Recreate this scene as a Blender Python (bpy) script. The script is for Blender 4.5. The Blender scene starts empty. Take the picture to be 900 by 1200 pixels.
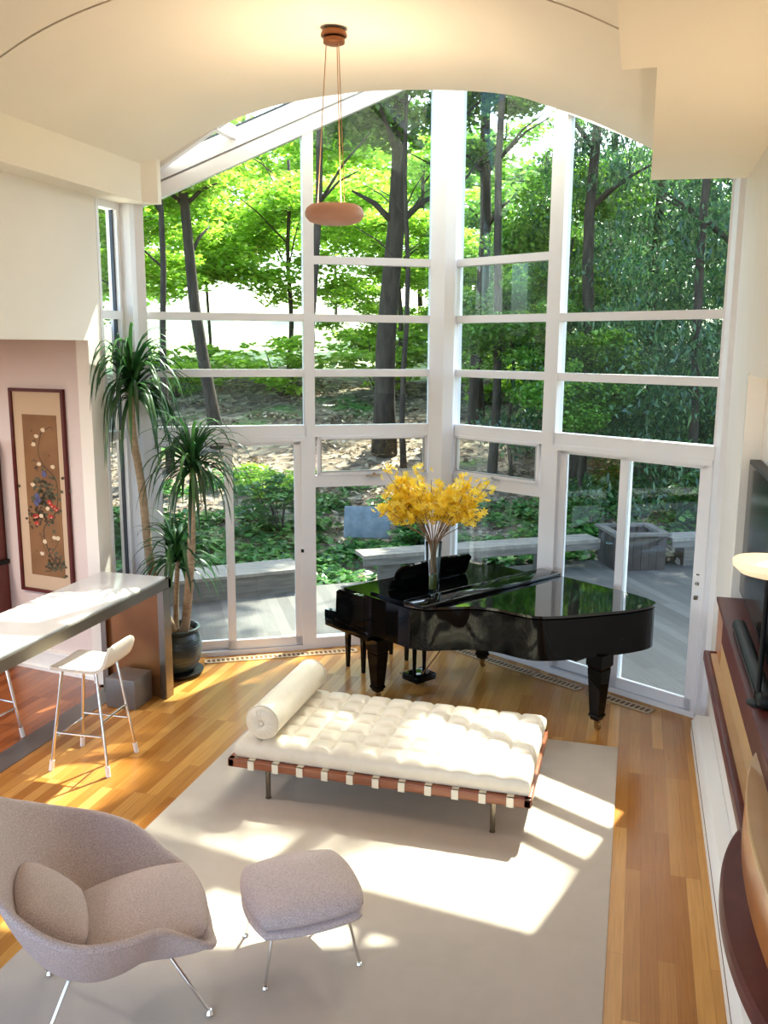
import bpy, bmesh, math, random
import numpy as np
from mathutils import Vector, Matrix, Euler
PI = math.pi
sc = bpy.context.scene
col = sc.collection
rnd = random.Random(7)

# ------------------------------------------------------------------ materials
def mat(name, base=(.8, .8, .8), rough=.5, metal=0, coat=0, emit=None, estr=0, spec=.5):
    m = bpy.data.materials.new(name); m.use_nodes = True
    b = m.node_tree.nodes['Principled BSDF']
    b.inputs['Base Color'].default_value = (*base, 1)
    b.inputs['Roughness'].default_value = rough
    b.inputs['Metallic'].default_value = metal
    b.inputs['Coat Weight'].default_value = coat
    b.inputs['Coat Roughness'].default_value = .05
    b.inputs['Specular IOR Level'].default_value = spec
    if emit:
        b.inputs['Emission Color'].default_value = (*emit, 1); b.inputs['Emission Strength'].default_value = estr
    return m
def N(m, t, **kw):
    n = m.node_tree.nodes.new(t)
    for k, v in kw.items(): setattr(n, k, v)
    return n
def L(m, a, b): m.node_tree.links.new(a, b)
def P(m): return m.node_tree.nodes['Principled BSDF']
def ramp(m, fac, stops):
    r = N(m, 'ShaderNodeValToRGB'); e = r.color_ramp.elements
    while len(e) < len(stops): e.new(.5)
    for i, (p, c) in enumerate(stops): e[i].position = p; e[i].color = (*c, 1)
    L(m, fac, r.inputs[0]); return r.outputs[0]
def noisecol(name, c1, c2, scale, rough=.6, bump=0, detail=3, metal=0, coat=0, stretch=None, spec=.5, bdist=.01):
    m = mat(name, c1, rough, metal, coat, spec=spec)
    tc = N(m, 'ShaderNodeTexCoord'); src = tc.outputs['Object']
    if stretch:
        mp = N(m, 'ShaderNodeMapping'); mp.inputs['Scale'].default_value = stretch
        L(m, src, mp.inputs[0]); src = mp.outputs[0]
    n = N(m, 'ShaderNodeTexNoise'); n.inputs['Scale'].default_value = scale; n.inputs['Detail'].default_value = detail
    L(m, src, n.inputs['Vector'])
    L(m, ramp(m, n.outputs['Fac'], [(.3, c1), (.7, c2)]), P(m).inputs['Base Color'])
    if bump:
        b = N(m, 'ShaderNodeBump'); b.inputs['Strength'].default_value = bump; b.inputs['Distance'].default_value = bdist
        L(m, n.outputs['Fac'], b.inputs['Height']); L(m, b.outputs[0], P(m).inputs['Normal'])
    return m
def planks(name, c1, c2, cm, width=.083, length=1.25, rough=.2, coat=.3, rotz=90, bump=.15):
    m = mat(name, c1, rough, 0, coat)
    tc = N(m, 'ShaderNodeTexCoord'); mp = N(m, 'ShaderNodeMapping'); mp.inputs['Rotation'].default_value = (0, 0, math.radians(rotz))
    L(m, tc.outputs['Object'], mp.inputs[0])
    br = N(m, 'ShaderNodeTexBrick'); br.offset = .37; br.offset_frequency = 3
    br.inputs['Color1'].default_value = (0, 0, 0, 1); br.inputs['Color2'].default_value = (1, 1, 1, 1); br.inputs['Mortar'].default_value = (.45, .45, .45, 1)
    br.inputs['Scale'].default_value = 1; br.inputs['Brick Width'].default_value = length; br.inputs['Row Height'].default_value = width
    br.inputs['Mortar Size'].default_value = .0008; br.inputs['Bias'].default_value = 0
    L(m, mp.outputs[0], br.inputs['Vector'])
    c = ramp(m, br.outputs['Color'], [(0, c1), (.55, tuple((a + b) / 2 for a, b in zip(c1, c2))), (1, c2)])
    g = N(m, 'ShaderNodeMapping'); g.inputs['Scale'].default_value = (1.5, 40, 1); L(m, mp.outputs[0], g.inputs[0])
    n = N(m, 'ShaderNodeTexNoise'); n.inputs['Scale'].default_value = 2.2; n.inputs['Detail'].default_value = 5; L(m, g.outputs[0], n.inputs['Vector'])
    mx = N(m, 'ShaderNodeMix', data_type='RGBA', blend_type='MULTIPLY'); mx.inputs[0].default_value = .55
    L(m, c, mx.inputs[6]); L(m, ramp(m, n.outputs['Fac'], [(.3, (.68, .62, .55)), (.65, (1, 1, 1))]), mx.inputs[7])
    m2 = N(m, 'ShaderNodeMix', data_type='RGBA'); L(m, br.outputs['Fac'], m2.inputs[0]); L(m, mx.outputs[2], m2.inputs[6]); m2.inputs[7].default_value = (*cm, 1)
    L(m, m2.outputs[2], P(m).inputs['Base Color'])
    b = N(m, 'ShaderNodeBump'); b.invert = True; b.inputs['Strength'].default_value = bump; b.inputs['Distance'].default_value = .002
    L(m, br.outputs['Fac'], b.inputs['Height']); L(m, b.outputs[0], P(m).inputs['Normal'])
    return m
def weave(name, c1, c2, scale=260, bump=.4, rough=.95):
    m = mat(name, c1, rough, spec=.15)
    tc = N(m, 'ShaderNodeTexCoord')
    mp = N(m, 'ShaderNodeMapping'); mp.inputs['Rotation'].default_value = (.5, .3, .78); L(m, tc.outputs['Object'], mp.inputs[0])
    w = N(m, 'ShaderNodeTexWave'); w.inputs['Scale'].default_value = scale * .25; w.inputs['Distortion'].default_value = 1.2; w.inputs['Detail'].default_value = 1
    w2 = N(m, 'ShaderNodeTexWave', bands_direction='Y'); w2.inputs['Scale'].default_value = scale * .25; w2.inputs['Distortion'].default_value = 1.2
    L(m, mp.outputs[0], w.inputs[0]); L(m, mp.outputs[0], w2.inputs[0])
    mu = N(m, 'ShaderNodeMath', operation='MULTIPLY'); L(m, w.outputs['Fac'], mu.inputs[0]); L(m, w2.outputs['Fac'], mu.inputs[1])
    n = N(m, 'ShaderNodeTexNoise'); n.inputs['Scale'].default_value = 9; L(m, tc.outputs['Object'], n.inputs['Vector'])
    ad = N(m, 'ShaderNodeMath', operation='MULTIPLY_ADD'); L(m, n.outputs['Fac'], ad.inputs[0]); ad.inputs[1].default_value = .35; L(m, mu.outputs[0], ad.inputs[2])
    L(m, ramp(m, ad.outputs[0], [(.1, c2), (.8, c1)]), P(m).inputs['Base Color'])
    b = N(m, 'ShaderNodeBump'); b.inputs['Strength'].default_value = bump; b.inputs['Distance'].default_value = .003
    L(m, mu.outputs[0], b.inputs['Height']); L(m, b.outputs[0], P(m).inputs['Normal'])
    return m
def tweed():
    m = mat('tweed', (.6, .5, .5), .95, spec=.15); tc = N(m, 'ShaderNodeTexCoord'); outs = []
    for sc3 in ((420, 150, 150), (150, 420, 150)):
        mp = N(m, 'ShaderNodeMapping'); mp.inputs['Scale'].default_value = sc3; mp.inputs['Rotation'].default_value = (.4, .5, .6); L(m, tc.outputs['Object'], mp.inputs[0])
        n = N(m, 'ShaderNodeTexNoise'); n.inputs['Scale'].default_value = 1; n.inputs['Detail'].default_value = 1; L(m, mp.outputs[0], n.inputs['Vector']); outs.append(n.outputs['Fac'])
    a = N(m, 'ShaderNodeMath', operation='ADD'); L(m, outs[0], a.inputs[0]); L(m, outs[1], a.inputs[1])
    a2 = N(m, 'ShaderNodeMath', operation='MULTIPLY'); L(m, a.outputs[0], a2.inputs[0]); a2.inputs[1].default_value = .5
    L(m, ramp(m, a2.outputs[0], [(.36, (.43, .355, .355)), (.64, (.76, .66, .65))]), P(m).inputs['Base Color'])
    b = N(m, 'ShaderNodeBump'); b.inputs['Strength'].default_value = .5; b.inputs['Distance'].default_value = .003; L(m, a2.outputs[0], b.inputs['Height']); L(m, b.outputs[0], P(m).inputs['Normal']); return m
def glassmat(name, tint=(.86, .95, .94), refl=.10, ior=1.5):
    m = bpy.data.materials.new(name); m.use_nodes = True; nt = m.node_tree; nt.nodes.clear()
    o = nt.nodes.new('ShaderNodeOutputMaterial'); tr = nt.nodes.new('ShaderNodeBsdfTransparent'); tr.inputs[0].default_value = (*tint, 1)
    gl = nt.nodes.new('ShaderNodeBsdfGlossy'); gl.inputs['Roughness'].default_value = 0
    gl.inputs[0].default_value = (.9, 1, 1, 1)
    fr = nt.nodes.new('ShaderNodeFresnel'); fr.inputs[0].default_value = ior
    mx = nt.nodes.new('ShaderNodeMixShader')
    nt.links.new(fr.outputs[0], mx.inputs[0]); nt.links.new(tr.outputs[0], mx.inputs[1]); nt.links.new(gl.outputs[0], mx.inputs[2]); nt.links.new(mx.outputs[0], o.inputs[0])
    return m
def leafmat(name, ca, cb, cc, trans=.5, rough=.55):
    m = bpy.data.materials.new(name); m.use_nodes = True; nt = m.node_tree; nt.nodes.clear()
    o = N(m, 'ShaderNodeOutputMaterial'); g = N(m, 'ShaderNodeNewGeometry')
    c = ramp(m, g.outputs['Random Per Island'], [(0, ca), (.5, cb), (1, cc)])
    d = N(m, 'ShaderNodeBsdfDiffuse'); t = N(m, 'ShaderNodeBsdfTranslucent'); L(m, c, d.inputs[0]); L(m, c, t.inputs[0])
    mx = N(m, 'ShaderNodeMixShader'); mx.inputs[0].default_value = trans; L(m, d.outputs[0], mx.inputs[1]); L(m, t.outputs[0], mx.inputs[2])
    gl = N(m, 'ShaderNodeBsdfGlossy'); gl.inputs['Roughness'].default_value = .35
    m2 = N(m, 'ShaderNodeMixShader'); m2.inputs[0].default_value = .06; L(m, mx.outputs[0], m2.inputs[1]); L(m, gl.outputs[0], m2.inputs[2])
    L(m, m2.outputs[0], o.inputs[0]); return m

M = {}
M['wall'] = noisecol('wall_paint', (.82, .755, .68), (.84, .775, .70), 3, .7)
M['wallpink'] = noisecol('pink_paint', (.68, .56, .51), (.70, .58, .53), 3, .7)
M['ceil'] = noisecol('ceiling_paint', (.80, .725, .605), (.82, .745, .62), 2, .75)
M['soffit'] = noisecol('soffit_paint', (.86, .77, .60), (.87, .785, .62), 2, .75)
M['white'] = mat('white_frame', (.80, .79, .81), .35)
M['trim'] = mat('white_trim', (.85, .82, .76), .45)
M['strip'] = mat('strip_metal', (.20, .18, .16), .4, .6)
M['graybox'] = mat('grey_box', (.17, .15, .14), .35, .4)
M['gasket'] = mat('dark_gasket', (.03, .04, .06), .5)
M['graytrim'] = mat('grey_aluminium', (.42, .42, .44), .35, .6)
M['floor'] = planks('oak_floor', (.38, .145, .026), (.64, .325, .085), (.22, .085, .02), rough=.25, coat=0)
P(M['floor']).inputs['Specular IOR Level'].default_value = .26
M['kitfloor'] = planks('red_oak_floor', (.24, .065, .018), (.40, .13, .04), (.06, .02, .008), rough=.25)
M['rug'] = weave('rug_weave', (.66, .575, .49), (.50, .43, .36), 330, .5)
M['fabric'] = tweed()
M['black'] = mat('piano_black', (.002, .002, .002), .05, 0, 0, spec=.2)
M['pianolid'] = mat('piano_black_lid', (.002, .002, .002), .03, 0, .6)
M['matblack'] = mat('matt_black', (.008, .008, .008), .5, spec=.25)
M['gold'] = mat('brass', (.30, .17, .06), .3, 1)
M['felt'] = mat('dark_red_felt', (.12, .015, .01), .9)
M['ivory'] = mat('ivory_keys', (.85, .83, .76), .2)
M['leather'] = noisecol('cream_leather', (.74, .655, .52), (.78, .70, .57), 20, .42, .1, bdist=.002)
M['strap'] = mat('cream_strap', (.78, .70, .55), .5)
M['redwood'] = noisecol('red_brown_wood', (.21, .055, .02), (.32, .095, .035), 4, .3, 0, 5, coat=.3, stretch=(1, 12, 12))
M['steel'] = mat('brushed_steel', (.25, .215, .17), .27, 1)
M['chrome'] = mat('chrome', (.72, .70, .68), .12, 1)
M['counter'] = noisecol('white_counter', (.80, .78, .76), (.84, .82, .80), 6, .2)
M['bronze'] = noisecol('brown_panel', (.20, .085, .03), (.42, .20, .075), 1.2, .2, 0, 3, .5)  # steel panel coloured brown with the reflected wood painted in
M['stoolseat'] = mat('white_lacquer', (.84, .80, .72), .25, coat=.3)
M['rubber'] = mat('white_rubber', (.82, .76, .72), .6)
M['pot'] = noisecol('glazed_pot', (.010, .018, .022), (.028, .045, .052), 9, .3, .4, coat=.3, bdist=.004)
M['soil'] = noisecol('soil', (.05, .03, .02), (.12, .08, .05), 40, .95, .8)
M['cane'] = noisecol('cane_bark', (.30, .19, .11), (.46, .34, .22), 5, .8, .5, 4, stretch=(2, 2, 9))
M['strapleaf'] = leafmat('dracaena_leaf', (.010, .045, .012), (.02, .085, .02), (.055, .15, .035), .25)
M['maroon'] = noisecol('maroon_lacquer', (.085, .016, .013), (.12, .025, .02), 8, .42, spec=.25)
M['tan'] = noisecol('tan_veneer', (.50, .30, .13), (.56, .345, .155), 6, .35)
M['orange'] = noisecol('orange_veneer', (.45, .15, .03), (.56, .21, .05), 5, .3, stretch=(8, 1, 1), coat=.3)
M['screen'] = mat('tv_screen', (.004, .004, .005), .12, spec=.12)
M['cabwood'] = noisecol('orange_cherry', (.42, .15, .04), (.5, .2, .06), 5, .35, stretch=(1, 1, 8))
M['cabred'] = noisecol('dark_cherry', (.12, .02, .015), (.17, .035, .022), 5, .35)
M['linen'] = mat('linen_mat', (.56, .40, .26), .8)
M['silk'] = noisecol('brown_silk', (.19, .085, .03), (.25, .12, .045), 4, .8)
M['ink'] = mat('ink_brown', (.075, .045, .02), .8); M['inkg'] = mat('ink_green', (.09, .085, .045), .8)
M['pred'] = mat('paint_red', (.42, .035, .02), .8); M['pcream'] = mat('paint_cream', (.66, .52, .34), .8); M['pblue'] = mat('paint_blue', (.09, .09, .19), .8)
M['yellow'] = leafmat('yellow_petal', (.88, .56, .01), (.98, .72, .03), (1, .84, .14), .35)
M['stem'] = mat('stem_brown', (.20, .11, .05), .7)
M['water'] = mat('wet_moss', (.12, .13, .02), .3)
M['glass'] = glassmat('window_glass', (.82, .94, .92), ior=1.38)
M['vglass'] = glassmat('vase_glass', (.93, .96, .95), ior=1.45)
M['shade'] = noisecol('pink_alabaster', (.50, .25, .17), (.56, .30, .21), 5, .45)
M['bowl'] = mat('lit_glass', (.9, .8, .65), .35, emit=(1, .74, .42), estr=.35)
M['bulb'] = mat('bulb', (1, .9, .7), .3, emit=(1, .72, .35), estr=6)
M['deck'] = planks('grey_deck', (.085, .078, .072), (.15, .14, .125), (.02, .018, .016), .14, 3.2, .6, 0, 60, .5)
M['outwood'] = noisecol('weathered_wood', (.10, .085, .07), (.18, .155, .13), 3, .8, .3, 5, stretch=(1, 1, 9))
M['benchwood'] = noisecol('bench_wood', (.19, .16, .13), (.30, .26, .21), 3, .8, .3, 5, stretch=(1, 8, 1))
M['bark'] = noisecol('bark', (.03, .021, .014), (.075, .055, .038), 6, .95, .9, 5, stretch=(2, 2, .5), bdist=.05)
M['leafA'] = leafmat('light_leaf', (.17, .36, .02), (.34, .58, .04), (.58, .80, .12), .62)
M['leafB'] = leafmat('mid_leaf', (.06, .18, .02), (.14, .33, .03), (.28, .50, .07), .5)
M['leafC'] = leafmat('hemlock_leaf', (.015, .06, .025), (.04, .13, .045), (.15, .27, .09), .4)
M['leafG'] = leafmat('ground_leaf', (.03, .11, .02), (.07, .21, .04), (.18, .36, .07), .4)
M['slate'] = noisecol('blue_grey_stone', (.11, .14, .16), (.19, .22, .24), 8, .7, .3)  # bluish grey of a window reflection, given to the slab
# leaf litter hillside
m = mat('leaf_litter', (.2, .15, .1), .95)
tc = N(m, 'ShaderNodeTexCoord'); v = N(m, 'ShaderNodeTexVoronoi'); v.inputs['Scale'].default_value = 5.5; L(m, tc.outputs['Object'], v.inputs['Vector'])
c = ramp(m, v.outputs['Color'], [(0, (.06, .04, .028)), (.5, (.19, .135, .09)), (.8, (.33, .25, .17)), (1, (.5, .42, .3))])
n = N(m, 'ShaderNodeTexNoise'); n.inputs['Scale'].default_value = .45; n.inputs['Detail'].default_value = 5; L(m, tc.outputs['Object'], n.inputs['Vector'])
fc = ramp(m, n.outputs['Fac'], [(.56, (0, 0, 0)), (.66, (1, 1, 1))])
mx = N(m, 'ShaderNodeMix', data_type='RGBA'); L(m, fc, mx.inputs[0]); L(m, c, mx.inputs[6])
n2 = N(m, 'ShaderNodeTexNoise'); n2.inputs['Scale'].default_value = 9; L(m, tc.outputs['Object'], n2.inputs['Vector'])
L(m, ramp(m, n2.outputs['Fac'], [(.35, (.04, .11, .02)), (.7, (.16, .30, .05))]), mx.inputs[7]); L(m, mx.outputs[2], P(m).inputs['Base Color'])
b = N(m, 'ShaderNodeBump'); b.inputs['Strength'].default_value = 1; b.inputs['Distance'].default_value = .06; L(m, v.outputs['Distance'], b.inputs['Height']); L(m, b.outputs[0], P(m).inputs['Normal'])
M['litter'] = m

# ------------------------------------------------------------------ mesh helpers
class MB:
    def __init__(s): s.v = []; s.f = []; s.mi = []; s.sm = []
    def add(s, vs, fs, mi=0, smooth=False):
        o = len(s.v); s.v += [tuple(map(float, p)) for p in vs]; s.f += [tuple(i + o for i in f) for f in fs]
        s.mi += [mi] * len(fs); s.sm += [smooth] * len(fs); return s
    def box(s, a, b, mi=0, bev=0, X=None):
        x0, y0, z0 = [min(p, q) for p, q in zip(a, b)]; x1, y1, z1 = [max(p, q) for p, q in zip(a, b)]
        if bev:
            bm = bmesh.new(); bmesh.ops.create_cube(bm, size=1)
            for v in bm.verts: v.co = Vector(((x0 + x1) / 2 + v.co.x * (x1 - x0), (y0 + y1) / 2 + v.co.y * (y1 - y0), (z0 + z1) / 2 + v.co.z * (z1 - z0)))
            bev = min(bev, .49 * min(x1 - x0, y1 - y0, z1 - z0))
            bmesh.ops.bevel(bm, geom=bm.edges[:], offset=bev, segments=3, profile=.5, affect='EDGES')
            vs = [v.co.copy() for v in bm.verts]; bm.verts.index_update(); fs = [[v.index for v in f.verts] for f in bm.faces]; bm.free()
            if X: vs = [X @ Vector(p) for p in vs]
            return s.add(vs, fs, mi, True)
        vs = [(x, y, z) for x in (x0, x1) for y in (y0, y1) for z in (z0, z1)]
        if X: vs = [X @ Vector(p) for p in vs]
        return s.add(vs, [(0, 1, 3, 2), (4, 6, 7, 5), (0, 4, 5, 1), (2, 3, 7, 6), (0, 2, 6, 4), (1, 5, 7, 3)], mi)
    def hexa(s, b, t, mi=0):   # bottom quad, top quad
        return s.add(list(b) + list(t), [(3, 2, 1, 0), (4, 5, 6, 7), (0, 1, 5, 4), (1, 2, 6, 5), (2, 3, 7, 6), (3, 0, 4, 7)], mi)
    def tube(s, pts, r, n=10, mi=0, caps=True, smooth=True):
        pts = [Vector(p) for p in pts]; k = len(pts); rs = r if isinstance(r, (list, tuple)) else [r] * k
        o = len(s.v); ref = None; vs = []
        for i, p in enumerate(pts):
            t = (pts[min(i + 1, k - 1)] - pts[max(i - 1, 0)]).normalized()
            if ref is None: ref = t.orthogonal().normalized()
            ref = (ref - t * ref.dot(t)).normalized(); bi = t.cross(ref)
            vs += [p + (ref * math.cos(2 * PI * j / n) + bi * math.sin(2 * PI * j / n)) * rs[i] for j in range(n)]
        fs = [(i * n + j, i * n + (j + 1) % n, (i + 1) * n + (j + 1) % n, (i + 1) * n + j) for i in range(k - 1) for j in range(n)]
        s.add(vs, fs, mi, smooth)
        if caps: s.add(vs[:n], [tuple(range(n))[::-1]], mi); s.add(vs[-n:], [tuple(range(n))], mi)
        return s
    def lathe(s, prof, c=(0, 0, 0), n=40, mi=0, smooth=True, X=None, a0=0, a1=2 * PI):
        full = abs(a1 - a0 - 2 * PI) < 1e-6; m_ = n if full else n + 1
        vs = []
        for r, z in prof:
            for j in range(m_):
                a = a0 + (a1 - a0) * j / n; vs.append(Vector((r * math.cos(a), r * math.sin(a), z)))
        vs = [(X @ p if X else p) + Vector(c) for p in vs]
        fs = []
        for i in range(len(prof) - 1):
            for j in range(n):
                j2 = (j + 1) % m_; fs.append((i * m_ + j, i * m_ + j2, (i + 1) * m_ + j2, (i + 1) * m_ + j))
        return s.add(vs, fs, mi, smooth)
    def prism(s, poly, z0, z1, mi=0, smooth=False, X=None, mitop=None):
        n = len(poly); vs = [Vector((x, y, z0)) for x, y in poly] + [Vector((x, y, z1)) for x, y in poly]
        if X: vs = [X @ p for p in vs]
        s.add(vs, [(i, (i + 1) % n, n + (i + 1) % n, n + i) for i in range(n)], mi, smooth)
        s.add(vs[:n], [tuple(range(n))[::-1]], mi); s.add(vs[n:], [tuple(range(n))], mi if mitop is None else mitop); return s
def setp(o, label=None, cat=None, group=None, kind=None):
    for k, v in (('label', label), ('category', cat), ('group', group), ('kind', kind)):
        if v: o[k] = v
    return o
def build(name, mb, mats, parent=None, local=True, auto=35):
    me = bpy.data.meshes.new(name)
    vs = mb.v
    if parent is not None and not local:
        root = parent
        while root.parent: root = root.parent
        inv = rootmat[root.name].inverted(); vs = [tuple(inv @ Vector(p)) for p in vs]
    me.from_pydata(vs, [], mb.f)
    if not isinstance(mats, (list, tuple)): mats = [mats]
    for q in mats: me.materials.append(q)
    me.polygons.foreach_set('material_index', mb.mi); me.polygons.foreach_set('use_smooth', mb.sm)
    bm = bmesh.new(); bm.from_mesh(me); bmesh.ops.remove_doubles(bm, verts=bm.verts, dist=1e-5); bmesh.ops.recalc_face_normals(bm, faces=bm.faces); bm.to_mesh(me); bm.free()
    if auto: me.set_sharp_from_angle(angle=math.radians(auto))
    o = bpy.data.objects.new(name, me); col.objects.link(o)
    if parent is not None: o.parent = parent
    return o
rootmat = {}
def thing(name, label, cat, loc=(0, 0, 0), rz=0, group=None, kind=None):
    o = bpy.data.objects.new(name, None); col.objects.link(o); o.empty_display_size = .1
    o.location = loc; o.rotation_euler = (0, 0, rz); rootmat[o.name] = Matrix.Translation(Vector(loc)) @ Matrix.Rotation(rz, 4, 'Z')
    return setp(o, label, cat, group, kind)
def struct(name, mb, mats, label=None): return setp(build(name, mb, mats), label, None, None, 'structure')
def single(name, mb, mats, label, cat, group=None, kind=None, **k): return setp(build(name, mb, mats, **k), label, cat, group, kind)
def dup(root, loc=None, rz=None, **kw):
    r = root.copy(); col.objects.link(r)
    if loc is not None: r.location = loc
    if rz is not None: r.rotation_euler = (0, 0, rz)
    for ch in list(root.children):
        c_ = ch.copy(); col.objects.link(c_); c_.parent = r
        for g in ch.children: d = g.copy(); col.objects.link(d); d.parent = c_
    setp(r, **kw); return r
def cat_rom(pts, n):
    pts = [np.array(p, float) for p in pts]; P_ = [2 * pts[0] - pts[1]] + pts + [2 * pts[-1] - pts[-2]]; out = []
    for i in range(1, len(P_) - 2):
        for k in range(n):
            t = k / n; a, b_, c_, d = P_[i - 1:i + 3]
            out.append(.5 * (2 * b_ + (c_ - a) * t + (2 * a - 5 * b_ + 4 * c_ - d) * t * t + (3 * b_ - a - 3 * c_ + d) * t ** 3))
    out.append(pts[-1]); return out

# ------------------------------------------------------------------ camera
f, yaw, pitch, roll = 1051.91, .273513, .183132, .006451
fw = Vector((-math.sin(yaw) * math.cos(pitch), math.cos(yaw) * math.cos(pitch), -math.sin(pitch)))
rt = Vector((math.cos(yaw), math.sin(yaw), 0)); up = rt.cross(fw)
rt2 = rt * math.cos(roll) + up * math.sin(roll); up2 = up * math.cos(roll) - rt * math.sin(roll)
cd = bpy.data.cameras.new('camera'); cam = bpy.data.objects.new('camera', cd); col.objects.link(cam)
R_ = Matrix((rt2, up2, -fw)).transposed().to_4x4(); cam.matrix_world = Matrix.Translation((0, 0, 3)) @ R_
cd.sensor_fit = 'VERTICAL'; cd.sensor_height = 36; cd.lens = 36 * f / 1200; cd.clip_end = 300; cd.clip_start = .05
sc.camera = cam

# ------------------------------------------------------------------ room shell
WX0, WX1 = -4.44, .67
AP = Vector((-1.83, 8.81, 0)); S, C = math.sin(PI / 3), .5
XL = Matrix(((-S, 0, C, AP.x), (-C, 0, -S, AP.y), (0, 1, 0, 0), (0, 0, 0, 1)))   # (t, z, d inward) left bay wall
XR = Matrix(((S, 0, -C, AP.x), (-C, 0, -S, AP.y), (0, 1, 0, 0), (0, 0, 0, 1)))
TL, TR = 2.93, 2.89
def bp(X, t, z, d=0): return X @ Vector((t, z, d))
cornerL = bp(XL, TL, 0); cornerR = bp(XR, TR, 0)

b = MB(); b.prism([(-4.21, -3), (WX1 + .1, -3), (WX1 + .1, 7.36), (AP.x, 8.86), (-4.48, 7.36), (-4.48, 6.6), (-4.21, 6.6)], -.12, 0)
struct('floor', b, M['floor'])
b = MB(); b.prism([(-9, -3), (-4.42, -3), (-4.42, 6.6), (-4.44, 7.2), (-9, 7.6)], -.12, 0); struct('floor_kitchen', b, M['kitfloor'])
b = MB(); b.box((-4.42, -3, -.12), (-4.21, 6.6, .004)); struct('trim_1', b, M['strip'], 'grey metal strip between the two wood floors')
# left wall upper, end pier
b = MB(); b.box((WX0 - .16, -3, 3.03), (WX0, 6.66, 4.6)); b.box((WX0 - .12, 6.66, 0), (WX0, 6.86, 4.6))
struct('wall_left', b, M['wall'])
# art wall
AW = Matrix.Translation((WX0, 6.76, 0)) @ Matrix.Rotation(math.atan2(.15, -1), 4, 'Z')    # local x runs left along the wall, y points to the back/front
nA = Vector((-.15, -1, 0)).normalized()
def aw(s, z, d=0): return Vector((WX0 - .04, 6.76, 0)) + Vector((-1, .15, 0)).normalized() * s + nA * d + Vector((0, 0, z))
def awbox(mb, s0, s1, z0, z1, d0, d1, mi=0): mb.hexa([aw(s0, z0, d0), aw(s1, z0, d0), aw(s1, z0, d1), aw(s0, z0, d1)], [aw(s0, z1, d0), aw(s1, z1, d0), aw(s1, z1, d1), aw(s0, z1, d1)], mi)
b = MB(); awbox(b, 0, 4.6, 0, 3.03, -.12, 0); struct('wall_kitchen', b, M['wallpink'])
b = MB(); b.box((-9, -3, 3.03), (WX0 - .16, 7.6, 3.15)); struct('ceiling_kitchen', b, M['ceil'])
b = MB()
awbox(b, -.05, 1.12, 0, .17, 0, .035); awbox(b, -.05, 1.12, .17, .2, 0, .05); awbox(b, -.05, 1.12, 0, .03, 0, .06)
b.box((WX0 - .02, 6.7, 0), (WX0 + .03, 6.88, .17)); b.box((WX0 - .02, 6.7, .17), (WX0 + .045, 6.88, .2))
struct('baseboard_left', b, M['trim'])
# right wall with television niche
b = MB()
b.box((WX1, -3, 0), (WX1 + .3, 6.14, 1.36)); b.box((WX1, -3, 2.83), (WX1 + .3, 6.14, 4.6)); b.box((WX1, 6.14, 0), (WX1 + .3, 7.36, 4.6)); b.box((WX1 + .1, -3, 1.3), (WX1 + .3, 6.2, 2.9))
struct('wall_right', b, M['wall'])
b = MB(); b.box((WX1 - .012, 6.1, 1.39), (WX1 + .1, 6.145, 2.83)); b.box((WX1 - .012, 6.14, 1.39), (WX1, 6.2, 2.85)); struct('trim_2', b, M['trim'], 'white upright trim at the end of the television niche')

# vaulted ceiling
prof = cat_rom([(-4.3, 4.45), (-4.17, 4.53), (-3.61, 4.80), (-3.06, 4.95), (-2.46, 5.01), (-2.03, 5.01), (-1.47, 4.97), (-1.07, 4.91), (-.8, 4.82), (-.41, 4.67), (0, 4.46), (.3, 4.29)], 6)
def vault(y0, y1, dz, name):
    b = MB(); n = len(prof)
    vs = [(p[0], y, p[1] + dz) for y in (y0, y1) for p in prof] + [(p[0], y, 6.15) for y in (y0, y1) for p in prof]
    fs = []
    for i in range(n - 1):
        fs += [(i, i + 1, n + i + 1, n + i), (2 * n + i, 3 * n + i, 3 * n + i + 1, 2 * n + i + 1), (i, 2 * n + i, 2 * n + i + 1, i + 1), (n + i, n + i + 1, 3 * n + i + 1, 3 * n + i)]
    b.add(vs, fs, 0, True); return setp(build(name, b, M['ceil'], auto=30), None, None, None, 'structure')
vault(5.0, 7.4, 0, 'ceiling'); vault(-3, 4.99, .006, 'ceiling_front')
b = MB(); b.box((-4.6, -3, 4.2), (-4.2, 7.2, 4.7)); b.prism([(-4.6, 7.2), (-4.2, 7.2), (-4.1, 7.3), (-4.1, 7.36), (-4.6, 7.36)], 4.2, 4.72)
struct('ceiling_soffit_left', b, M['ceil'])
b = MB(); b.prism([(0, 4.36), (0, 7.14), (.9, 7.24), (.9, -3), (-.15, -3), (-.15, 4.36)], 4.2, 4.95)
struct('ceiling_soffit_right', b, M['soffit'])
b = MB(); b.box((0, 7.14, 4.3), (.9, 7.36, 6)); b.box((-4.6, 7.3, 4.7), (-4.2, 7.4, 6)); struct('wall_gable', b, M['ceil'])

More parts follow.
